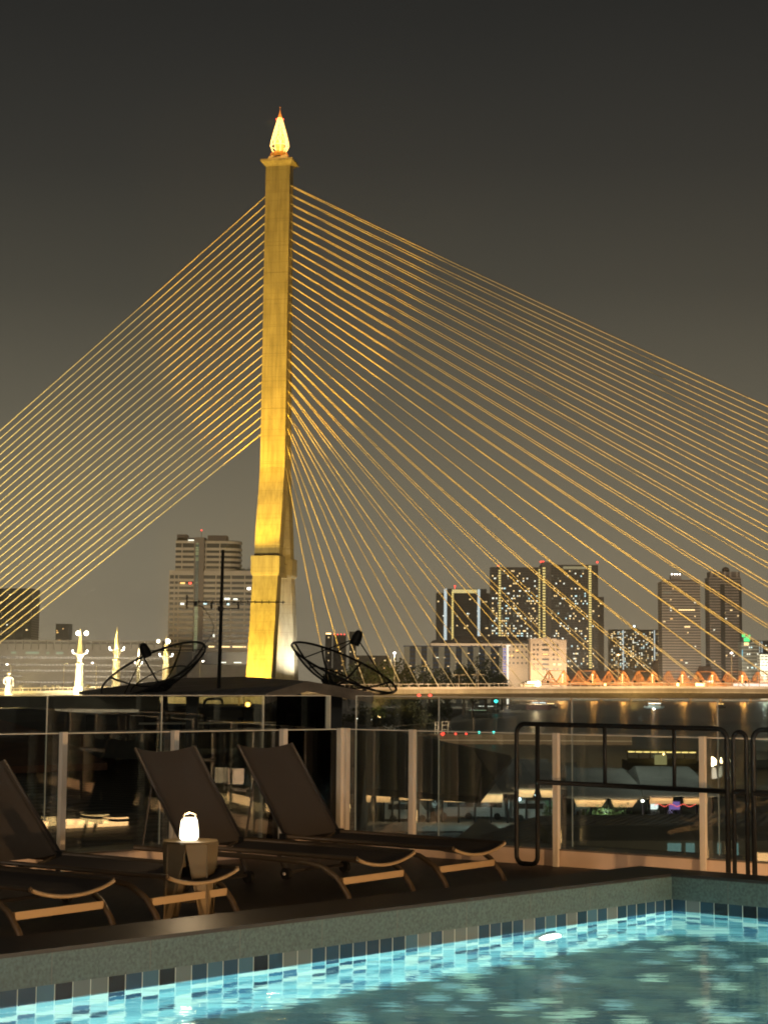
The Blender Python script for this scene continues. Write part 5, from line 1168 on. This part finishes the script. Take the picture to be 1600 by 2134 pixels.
def stone_band():
    M = mat('wet_stone_band', (.050, .088, .084), .55, noise=.38, nscale=55, bump=.25, bscale=90)
    n = M.node_tree.nodes; L = M.node_tree.links; b = n['Principled BSDF']; src = b.inputs['Base Color'].links[0].from_socket
    uv = n.new('ShaderNodeUVMap'); s = n.new('ShaderNodeSeparateXYZ'); L.new(uv.outputs[0], s.inputs[0])
    dv = n.new('ShaderNodeMath'); dv.operation = 'DIVIDE'; dv.inputs[1].default_value = .62; L.new(s.outputs['X'], dv.inputs[0]); fr = n.new('ShaderNodeMath'); fr.operation = 'FRACT'; L.new(dv.outputs[0], fr.inputs[0])
    lt = n.new('ShaderNodeMath'); lt.operation = 'LESS_THAN'; lt.inputs[1].default_value = .008; L.new(fr.outputs[0], lt.inputs[0])
    mx = n.new('ShaderNodeMix'); mx.data_type = 'RGBA'; L.new(lt.outputs[0], mx.inputs[0]); L.new(src, mx.inputs[6]); mx.inputs[7].default_value = (.085, .095, .085, 1); L.new(mx.outputs[2], b.inputs['Base Color'])
    return M
m_band = stone_band()
def tile_mat(name, size, ramp, grout=(.42, .47, .42), gw=.05, rough=.25, spread=None):
    M = bpy.data.materials.new(name); M.use_nodes = True; n = M.node_tree.nodes; L = M.node_tree.links; b = n['Principled BSDF']; b.inputs['Roughness'].default_value = rough
    uv = n.new('ShaderNodeUVMap'); sc = n.new('ShaderNodeVectorMath'); sc.operation = 'SCALE'; sc.inputs['Scale'].default_value = 1 / size; L.new(uv.outputs[0], sc.inputs[0])
    fl = n.new('ShaderNodeVectorMath'); fl.operation = 'FLOOR'; L.new(sc.outputs[0], fl.inputs[0]); wn = n.new('ShaderNodeTexWhiteNoise'); wn.noise_dimensions = '2D'; L.new(fl.outputs[0], wn.inputs['Vector'])
    r = n.new('ShaderNodeValToRGB'); r.color_ramp.interpolation = 'CONSTANT'; els = r.color_ramp.elements
    els[0].position = 0; els[0].color = (*ramp[0][1], 1); els[1].position = ramp[1][0]; els[1].color = (*ramp[1][1], 1)
    for p_, c_ in ramp[2:]: x = els.new(p_); x.color = (*c_, 1)
    L.new(wn.outputs['Value'], r.inputs[0])
    fr = n.new('ShaderNodeVectorMath'); fr.operation = 'FRACTION'; L.new(sc.outputs[0], fr.inputs[0]); s = n.new('ShaderNodeSeparateXYZ'); L.new(fr.outputs[0], s.inputs[0])
    a1 = n.new('ShaderNodeMath'); a1.operation = 'LESS_THAN'; a1.inputs[1].default_value = gw; L.new(s.outputs['X'], a1.inputs[0])
    a2 = n.new('ShaderNodeMath'); a2.operation = 'LESS_THAN'; a2.inputs[1].default_value = gw; L.new(s.outputs['Y'], a2.inputs[0])
    mxm = n.new('ShaderNodeMath'); mxm.operation = 'MAXIMUM'; L.new(a1.outputs[0], mxm.inputs[0]); L.new(a2.outputs[0], mxm.inputs[1])
    mx = n.new('ShaderNodeMix'); mx.data_type = 'RGBA'; L.new(mxm.outputs[0], mx.inputs[0]); L.new(r.outputs[0], mx.inputs[6]); mx.inputs[7].default_value = (*grout, 1); L.new(mx.outputs[2], b.inputs['Base Color'])
    return M
m_tile = tile_mat('waterline_tiles', .11, [(0, (.012, .04, .07)), (.30, (.02, .055, .095)), (.58, (.005, .010, .018)), (.70, (.12, .15, .15)), (.9, (.05, .12, .17))])
m_tile_u = tile_mat('pool_wall_tiles', .11, [(0, (.13, .33, .38)), (.25, (.24, .50, .52)), (.46, (.03, .12, .20)), (.62, (.66, .82, .72)), (.80, (.36, .58, .58)), (.92, (.015, .05, .09))], (.6, .74, .68))
m_tile_f = tile_mat('pool_floor_tiles', .17, [(0, (.06, .11, .12)), (.25, (.12, .17, .16)), (.50, (.04, .08, .10)), (.72, (.42, .58, .58)), (.84, (.14, .19, .16)), (.93, (.75, .86, .66))], (.05, .08, .075), gw=.10)
ZF = -1.2
def wall_quad(mb, a, b, z0, z1, uo=0):
    L_ = (b - a).length; mb.face([(a.x, a.y, z0), (b.x, b.y, z0), (b.x, b.y, z1), (a.x, a.y, z1)], 0, [(uo, z0 - ZTILE), (uo + L_, z0 - ZTILE), (uo + L_, z1 - ZTILE), (uo, z1 - ZTILE)])
ins = lambda p, d: p + (E2 - E1 * 0) * 0 + d
mb = MB()
nE1 = Vector((-E1.y, E1.x, 0)); nE1 = nE1 if (pB - PC).dot(nE1) > 0 else -nE1      # into the pool from the long wall
nE2 = Vector((-E2.y, E2.x, 0)); nE2 = nE2 if (pB - PC).dot(nE2) > 0 else -nE2
off = .004
def quads(z0, z1, eps):
    mb = MB(); c0 = PC + nE1 * eps + nE2 * eps
    wall_quad(mb, c0 + E1 * 9.0, c0, z0, z1); wall_quad(mb, c0, c0 + E2 * 9.0, z0, z1, 20.02); return mb
struct(quads(ZTILE, ZCOP - .02, .006).build('pool_stone_band', m_band))
struct(quads(-.14, ZTILE, .006).build('waterline_tile_row', m_tile))
mb = quads(ZF, -.14, .006); c0 = PC
wall_quad(mb, pA, pB, ZF, 0.0); wall_quad(mb, pB, pD, ZF, 0.0)
struct(mb.build('pool_basin', m_tile_u))
mb = MB(); mb.face([(p.x, p.y, ZF) for p in (PC, pA, pB, pD)], 0, [(0, 0), (9.2, 0), (9.2, 9.2), (0, 9.2)]); struct(mb.build('pool_floor', m_tile_f))
def pool_water():
    M = bpy.data.materials.new('pool_water'); M.use_nodes = True; n = M.node_tree.nodes; L = M.node_tree.links; n.clear(); o = n.new('ShaderNodeOutputMaterial')
    g = n.new('ShaderNodeBsdfGlass'); g.inputs['IOR'].default_value = 1.33; g.inputs['Roughness'].default_value = .075; g.inputs[0].default_value = (.90, 1, .985, 1)
    t = n.new('ShaderNodeTexCoord'); mp = n.new('ShaderNodeMapping'); mp.inputs['Scale'].default_value = (1.0, 4.4, 1); mp.inputs['Rotation'].default_value = (0, 0, -.1); L.new(t.outputs['Object'], mp.inputs[0])
    x = n.new('ShaderNodeTexNoise'); x.inputs['Scale'].default_value = 1.3; x.inputs['Detail'].default_value = 4; x.inputs['Roughness'].default_value = .5; L.new(mp.outputs[0], x.inputs['Vector'])
    bp = n.new('ShaderNodeBump'); bp.inputs['Strength'].default_value = .5; bp.inputs['Distance'].default_value = .03; L.new(x.outputs['Fac'], bp.inputs['Height']); L.new(bp.outputs[0], g.inputs['Normal']); L.new(g.outputs[0], o.inputs[0]); return M
mb = MB(); c0 = PC + nE1 * .007 + nE2 * .007
mb.face([(p.x, p.y, ZWAT) for p in (c0, c0 + E1 * 9.19, c0 + E1 * 9.19 + E2 * 9.17, c0 + E2 * 9.19)][::1]); ow_ = mb.build('pool_water', pool_water()); struct(ow_)
if ow_.data.polygons[0].normal.z < 0: ow_.data.flip_normals()
# pool lamps
pl = PC + E1 * 1.42; pl.z = -.42
t = thing('pool_lamp', 'round white underwater lamp glowing under the long pool edge', 'pool lamp', pl + nE1 * .02)
mb = MB(); cpl = Vector((0, 0, 0)); uu = E1; vv = Vector((0, 0, 1))
ringp = lambda r_, d_: [tuple(nE1 * d_ + uu * r_ * cos(2 * pi * k / 20) + vv * r_ * sin(2 * pi * k / 20)) for k in range(20)]
mb.prism(ringp(.12, 0), nE1 * .03); mb.build('housing', m_alu, t); mb = MB(); mb.prism(ringp(.10, .031), nE1 * .01); mb.build('lens', emis('pool_lamp_lens', (.95, 1, .9), 12), t)
def plamp(p, tgt, e_, s_=.5, col=(.60, .90, 1)): lamp('pool_light', 'AREA', p, e_, col, s_, tgt)
for d_ in (3.0, 6.0): plamp(pB.lerp(pA, .0) + E1 * -d_ + nE1 * -.12 + Vector((0, 0, -.5)), PC + E1 * (9 - d_) + Vector((0, 0, -.25)), 480, .4)
for d_ in (2.6, 5.6): plamp(PC + nE1 * 4.6 + E1 * d_ + Vector((0, 0, -.32)), PC + E1 * d_ + Vector((0, 0, -.20)), 70, .6)
plamp(PC + nE1 * 4.5 + E1 * -.0 + E2 * 1.5 + Vector((0, 0, -.3)), PC + nE1 * 2.5 + E1 * 3 + Vector((0, 0, -1.1)), 330, .4, (.80, 1, .78))
plamp(PC + nE1 * 5 + E1 * .6 + Vector((0, 0, -.35)), PC + nE1 * 1 + Vector((0, 0, -.3)), 110, .5)

# kerbs, posts, glass
K0 = Vector((-.35, 15.78, 0)); KR = Vector((2.94, -1.88, 0)).normalized(); KL = Vector((-2.18, -1.88, 0)).normalized()
outR = Vector((-KR.y, KR.x, 0)); outR = outR if outR.y > 0 else -outR; outL = Vector((-KL.y, KL.x, 0)); outL = outL if outL.y > 0 else -outL
def run(label_b, label_w, label_s, base, d_, out_, length, posts, cat='balustrade', nm='left'):
    rz = math.atan2(d_.y, d_.x); 
    sgn = 1 if (Matrix.Rotation(rz, 3, 'Z') @ Vector((0, 1, 0))).dot(out_) > 0 else -1
    t = thing('kerb_wall', label_w, 'wall', base, rz); mb = MB(); y0, y1 = sorted((-.02 * sgn, .36 * sgn)); mb.box(0, length, y0, y1, -.02, .13); mb.build('wall', m_kerb, t)
    mb = MB(); y0, y1 = sorted((-.035 * sgn, .37 * sgn)); mb.box(0, length, y0, y1, .13, .142); mb.build('capping', mat('kerb_cap', (.14, .11, .09), .6), t)
    t = thing('glass_balustrade', label_b, 'balustrade', base, rz)
    pr = None
    for x in posts:
        if pr is None:
            mb = MB(); y0, y1 = sorted((-.045 * sgn, -.075 * sgn)); mb.box(-.023, .023, y0, y1, 0, 1.10); y0, y1 = sorted((-.045 * sgn, .0)); mb.box(-.012, .012, y0, y1, .12, 1.098)
            pr = mb.build('post', m_alu, t); o = pr
        else: o = pr.copy(); C.objects.link(o); o.parent = t
        o.location = (x, 0, 0)
    xs = sorted(posts + [length - .01]); 
    for i in range(len(xs) - 1):
        mb = MB(); mb.box(xs[i] + .015, xs[i + 1] - .015, .002 * sgn - .005, .002 * sgn + .005, .145, 1.085); pn = mb.build('glass_panel', m_glass, t)
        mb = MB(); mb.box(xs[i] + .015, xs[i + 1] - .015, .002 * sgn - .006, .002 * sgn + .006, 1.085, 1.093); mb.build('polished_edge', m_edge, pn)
    t = thing('glass_screen', label_s, 'glass screen', base, rz); return t, sgn
tR, sR = run('glass balustrade with orange-lit posts to the right of the corner', 'low peach plastered kerb wall right of the corner', 'taller frameless glass screen behind the right balustrade', K0, KR, outR, 13, [.06, .76, 2.17, 3.47, 4.8, 6.2, 7.6, 9, 10.4])
tL, sL = run('glass balustrade with pale posts to the left of the corner', 'low peach plastered kerb wall left of the corner', 'taller frameless glass screen behind the left balustrade', K0, KL, outL, 9, [.07, .72, 1.86, 2.92, 4.1, 5.3, 6.5, 7.7])
def screen(t, sgn, base, d_, out_, joints, length):
    xs = [.0] + joints + [length]
    for i in range(len(xs) - 1):
        yy = .19 * sgn; mb = MB(); mb.box(xs[i] + .006, xs[i + 1] - .006, yy - .006, yy + .006, .145, 1.385); pn = mb.build('glass_panel', m_glass, t)
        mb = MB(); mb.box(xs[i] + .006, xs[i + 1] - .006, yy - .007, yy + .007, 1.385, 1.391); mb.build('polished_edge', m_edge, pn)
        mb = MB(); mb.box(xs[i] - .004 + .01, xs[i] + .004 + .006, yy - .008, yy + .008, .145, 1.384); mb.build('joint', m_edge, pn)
def tpos(px, base, d_, out_, o_=.19):
    lo, hi = 0, 12
    b0 = base + out_ * o_
    for _ in range(50):
        mdl = (lo + hi) / 2; q = b0 + d_ * mdl; x = 800 + 3600 * q.x / q.y
        if (x < px) == (d_.x > 0): lo = mdl
        else: hi = mdl
    return lo
screen(tR, sR, K0, KR, outR, [tpos(x, K0, KR, outR) for x in (915, 1190, 1491)] + [5.2, 6.6], 13)
screen(tL, sL, K0, KL, outL, [tpos(x, K0, KL, outL) for x in (555, 345, 108)] + [4.9, 6.2], 9)

# black guard rail
g0 = P(1075, 1508, 14.35); gd = Vector((1.62, -1.38, 0)).normalized()
zt_ = 1.18; xo = Vector((g0.x, 14.35, 0))
def gpos(px):
    lo, hi = -.5, 6
    for _ in range(50):
        mdl = (lo + hi) / 2; q = xo + gd * mdl
        if 800 + 3600 * q.x / q.y < px: lo = mdl
        else: hi = mdl
    return lo
def arc(c, r_, a0, a1, n_=5): return [(c[0] + r_ * cos(a0 + (a1 - a0) * k / n_), 0, c[1] + r_ * sin(a0 + (a1 - a0) * k / n_)) for k in range(n_ + 1)]
rzg = math.atan2(gd.y, gd.x)
t = thing('guard_rail', 'black tubular guard rail panel with a rounded left end', 'railing', xo, rzg, 'black guard rail panels by the pool')
a0, a1, a2 = gpos(1077), gpos(1120), gpos(1511); r_ = .0195; z0 = .05
mb = MB(); pts = [(a1, 0, zt_ - .01), (a1, 0, z0 + .06)] + arc((a1 - .06, z0 + .06), .06, 0, -pi / 2)[1:] + arc((a0 + .06, z0 + .06), .06, -pi / 2, -pi) + arc((a0 + .08, zt_ - .08), .08, pi, pi / 2) + arc((a2 - .08, zt_ - .08), .08, pi / 2, 0) + [(a2, 0, .0)]
mb.tube(pts, r_, 10); mb.build('tube_frame', m_black, t, smooth=True)
mz = 1.5 - (1632 - 1428.5) * 13.9 / 3600
mb = MB(); mb.tube([(a1, 0, mz), (a2, 0, mz)], .019, 8); mb.build('mid_rail', m_black, t, smooth=True)
for px in (1259, 1402): mb = MB(); mb.tube([(gpos(px), 0, mz), (gpos(px), 0, zt_ - .01)], .016, 8); mb.build('upright', m_black, t, smooth=True)
t = thing('guard_rail', 'narrow black guard rail hoop between the two longer panels', 'railing', xo, rzg, 'black guard rail panels by the pool')
b0, b1 = gpos(1524), gpos(1551)
mb = MB(); mb.tube([(b0, 0, 0)] + arc((b0 + .055, zt_ - .075), .055, pi, pi / 2) + arc((b1 - .055, zt_ - .075), .055, pi / 2, 0) + [(b1, 0, 0)], r_ * .85, 10); mb.build('tube_frame', m_black, t, smooth=True)
mb = MB(); mb.tube([(b0, 0, mz), (b1, 0, mz)], .022, 8); mb.build('mid_rail', m_black, t)
t = thing('guard_rail', 'black guard rail panel running out of the picture at right', 'railing', xo, rzg, 'black guard rail panels by the pool')
c0_, c1_ = gpos(1565), gpos(1565) + 1.6
mb = MB(); mb.tube([(c0_, 0, 0)] + arc((c0_ + .08, zt_ - .08), .08, pi, pi / 2) + arc((c1_ - .08, zt_ - .08), .08, pi / 2, 0) + [(c1_, 0, 0)], r_, 10); mb.build('tube_frame', m_black, t, smooth=True)
mb = MB(); mb.tube([(c0_, 0, mz), (c1_, 0, mz)], .024, 8); mb.build('mid_rail', m_black, t)

# ------------------------------------------------------------------ sun loungers
def make_lounger(label, loc, rz, lean=53):
    t = thing('sun_lounger', label, 'sun lounger', loc, rz, 'sun loungers along the pool'); hw = .32
    # slung seat, sagging across
    mb = MB(); nx, ny = 8, 14
    def seat(u, v):
        x = (u * 2 - 1) * (hw - .01); y = .02 + v * 1.54; sag = .045 * (1 - (2 * u - 1) ** 2) * (1 if v > .15 else 1.6 - 4 * v)
        return (x, y, .325 - sag - .008 * v)
    for i in range(nx):
        for j in range(ny): mb.face([seat(i / nx, j / ny), seat((i + 1) / nx, j / ny), seat((i + 1) / nx, (j + 1) / ny), seat(i / nx, (j + 1) / ny)])
    mb.build('sling_seat', m_sling, t, smooth=True)
    for s_ in (-1, 1):
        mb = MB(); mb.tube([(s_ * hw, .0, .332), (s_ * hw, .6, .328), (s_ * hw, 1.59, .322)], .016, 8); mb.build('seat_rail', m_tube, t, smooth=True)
        pts = [(s_ * (hw + .035), 0.0, 0.0), (s_ * (hw + .035), .05, .10), (s_ * (hw + .035), .14, .20), (s_ * (hw + .035), .27, .265), (s_ * (hw + .035), .42, .285), (s_ * (hw + .035), .9, .29), (s_ * (hw + .035), 1.5, .285), (s_ * (hw + .035), 2.06, .28)]
        # smooth
        q = [Vector(pts[0])]
        for k in range(1, len(pts) - 1):
            A_, B_, D_ = Vector(pts[k - 1]), Vector(pts[k]), Vector(pts[k + 1]); q += [A_.lerp(B_, .75), B_.lerp(B_.lerp(D_, .25), .2) * 1.0, B_.lerp(D_, .25)]
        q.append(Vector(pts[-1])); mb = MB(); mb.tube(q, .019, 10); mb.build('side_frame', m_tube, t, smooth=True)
        mb = MB(); mb.tube([(s_ * (hw + .03), 1.70, .28), (s_ * (hw + .03), 1.56, .06)], .016, 8); mb.build('rear_leg', m_darkpaint, t)
        wh = MB(); wh.tube([(s_ * (hw + .01), 1.56, .045), (s_ * (hw + .05), 1.56, .045)], .045, 16); wh = wh.build('wheel', m_black, t, smooth=False)
        mb = MB(); mb.tube([(s_ * (hw + .051), 1.56, .045), (s_ * (hw + .058), 1.56, .045)], .012, 10); mb.build('hub', m_alu, wh)
    mb = MB()
    pts = [(-hw + 2 * hw * u, -.005 + .0 * u, .328 - .058 * (1 - (2 * u - 1) ** 2) ** .9) for u in [k / 14 for k in range(15)]]
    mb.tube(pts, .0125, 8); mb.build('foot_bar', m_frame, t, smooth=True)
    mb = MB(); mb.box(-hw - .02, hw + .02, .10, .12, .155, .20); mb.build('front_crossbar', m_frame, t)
    mb = MB(); mb.tube([(-hw, 1.56, .06), (hw, 1.56, .06)], .014, 8); mb.build('rear_crossbar', m_darkpaint, t)
    # raised back
    ang = R(lean); L_ = .86; dy, dz_ = cos(ang), sin(ang); mb = MB()
    def back(u, v):
        x = (u * 2 - 1) * (hw - .012); s_ = .02 * (1 - (2 * u - 1) ** 2); yy = 1.60 + dy * v * L_ + s_ * sin(ang); zz = .322 + dz_ * v * L_ - s_ * cos(ang) - (.022 * (1 - (2 * u - 1) ** 2) * (v ** 6))
        return (x, yy, zz)
    for i in range(8):
        for j in range(10): mb.face([back(i / 8, j / 10), back((i + 1) / 8, j / 10), back((i + 1) / 8, (j + 1) / 10), back(i / 8, (j + 1) / 10)])
    mb.build('sling_back', m_sling, t, smooth=True)
    for s_ in (-1, 1):
        mb = MB()
        for j in range(10):
            a_, b_ = back((.035 if s_ < 0 else .955), j / 10), back((.035 if s_ < 0 else .955), (j + 1) / 10); e_ = .010
            mb.face([(a_[0], a_[1] - .002, a_[2] + .001), (a_[0] + e_, a_[1] - .002, a_[2] + .001), (b_[0] + e_, b_[1] - .002, b_[2] + .001), (b_[0], b_[1] - .002, b_[2] + .001)])
        mb.build('hem', m_darkpaint, t)
    for s_ in (-1, 1): mb = MB(); mb.tube([(s_ * hw, 1.60, .32), (s_ * hw, 1.60 + dy * L_, .32 + dz_ * L_)], .013, 8); mb.build('back_rail', m_darkpaint, t, smooth=True)
    for s_ in (-1, 1): mb = MB(); mb.tube([(s_ * hw, 1.60 + dy * .55, .32 + dz_ * .55), (s_ * (hw + .01), 2.01, .285)], .009, 6); mb.build('back_prop', m_darkpaint, t)
    pts = [(-hw + 2 * hw * u, 1.63, .32 - .07 * (1 - (2 * u - 1) ** 2)) for u in [k / 12 for k in range(13)]]
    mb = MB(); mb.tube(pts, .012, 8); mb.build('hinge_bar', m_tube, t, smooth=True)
    for s_ in (-1, 1): mb = MB(); mb.box(s_ * hw - .03, s_ * hw + .03, 1.57, 1.64, .295, .345); mb.build('hinge', m_black, t)
    return t
rzl = math.atan2(.64, -.765) - pi / 2 + .045
LA = make_lounger('sun lounger cut off by the left edge, leftmost of the four', (-1.78, 10.15, 0), rzl, 46)
copy_tree(LA, (-1.10, 10.84, 0), rzl + .02, 'sun lounger just left of the lantern table, second from the left')
L0 = make_lounger('sun lounger just right of the lantern table, third from the left', (.03, 12.0, 0), rzl)

copy_tree(L0, (.71, 12.77, 0), rzl - .02, 'sun lounger nearest the black guard rail, rightmost of the four')
# ------------------------------------------------------------------ side table and lantern
tb_ = Vector((-1.215, 11.15, 0)); Ht = 1.5 - (1745 - 1422.2) * 11.15 / 3600
m_brass = mat('bronze_sheet', (.085, .060, .028), .5, .3, noise=.08, nscale=6)
t = thing('side_table', 'small bronze sheet-metal side table with tapering folded legs', 'table', tb_, .15)
mb = MB(); ro = .185; octp = [(ro * cos(a) * 1.0, ro * sin(a), Ht - .012) for a in [pi / 8 + k * pi / 4 for k in range(8)]]; mb.prism(octp, (0, 0, .012)); mb.build('table_top', m_brass, t)
for k in range(4):
    a = k * pi / 2 + pi / 4 - .2; c_, s_ = cos(a), sin(a); mb = MB()
    # folded leg: two plates meeting on the outer ridge
    o1 = Vector((c_, s_, 0)); t1 = Vector((-s_, c_, 0))
    for sg in (-1, 1):
        top_in = o1 * .125 + t1 * sg * .13; top_r = o1 * .178; bot_in = o1 * .165 + t1 * sg * .028; bot_r = o1 * .200
        p = [bot_r, bot_in, top_in, top_r]; zz_ = [0, 0, Ht - .014, Ht - .014]
        f_ = [Vector((v.x, v.y, z)) for v, z in zip(p, zz_)]
        mb.prism([tuple(v) for v in f_], tuple(-o1 * .006))
    mb.build('leg', m_brass, t)
mb = MB(); mb.lathe([(.09, .12), (.11, .125), (.11, .13)], 12); mb.build('lower_disc', m_brass, t)
ln = thing('table_lantern', 'glowing white portable lantern on the bronze side table', 'lantern', tb_ + Vector((-.01, 0, Ht)), .2)
mb = MB(); mb.lathe([(.046, .002), (.057, .010), (.061, .030), (.059, .06), (.055, .10), (.051, .125), (.045, .137), (.034, .142)], 20); mb.build('shade', emis('lantern_glow', (1, .86, .62), 5), ln, smooth=True)
mb = MB(); mb.tube([(-.045, -.03, .06), (-.047, -.028, .12), (-.036, -.02, .162), (0, 0, .172), (.036, .01, .162), (.046, .012, .12)], .005, 6); mb.build('handle', mat('lantern_handle', (.45, .38, .30), .5), ln, smooth=True)
lamp('lantern_light', 'POINT', tb_ + Vector((0, 0, Ht + .20)), 9, (1, .70, .38), .05)

# ------------------------------------------------------------------ night haze over the river
mb = MB(); mb.box(-3500, 3500, -60, 3600, -17.5, 172)
hz = mb.build('haze', []); hz.data.materials.clear()
M = bpy.data.materials.new('haze_air'); M.use_nodes = True; n = M.node_tree.nodes; n.clear(); o = n.new('ShaderNodeOutputMaterial'); v = n.new('ShaderNodeVolumePrincipled')
v.inputs['Density'].default_value = HAZE; v.inputs['Color'].default_value = (.95, .93, .88, 1); M.node_tree.links.new(v.outputs[0], o.inputs['Volume']); hz.data.materials.append(M)
hz['kind'] = 'stuff'
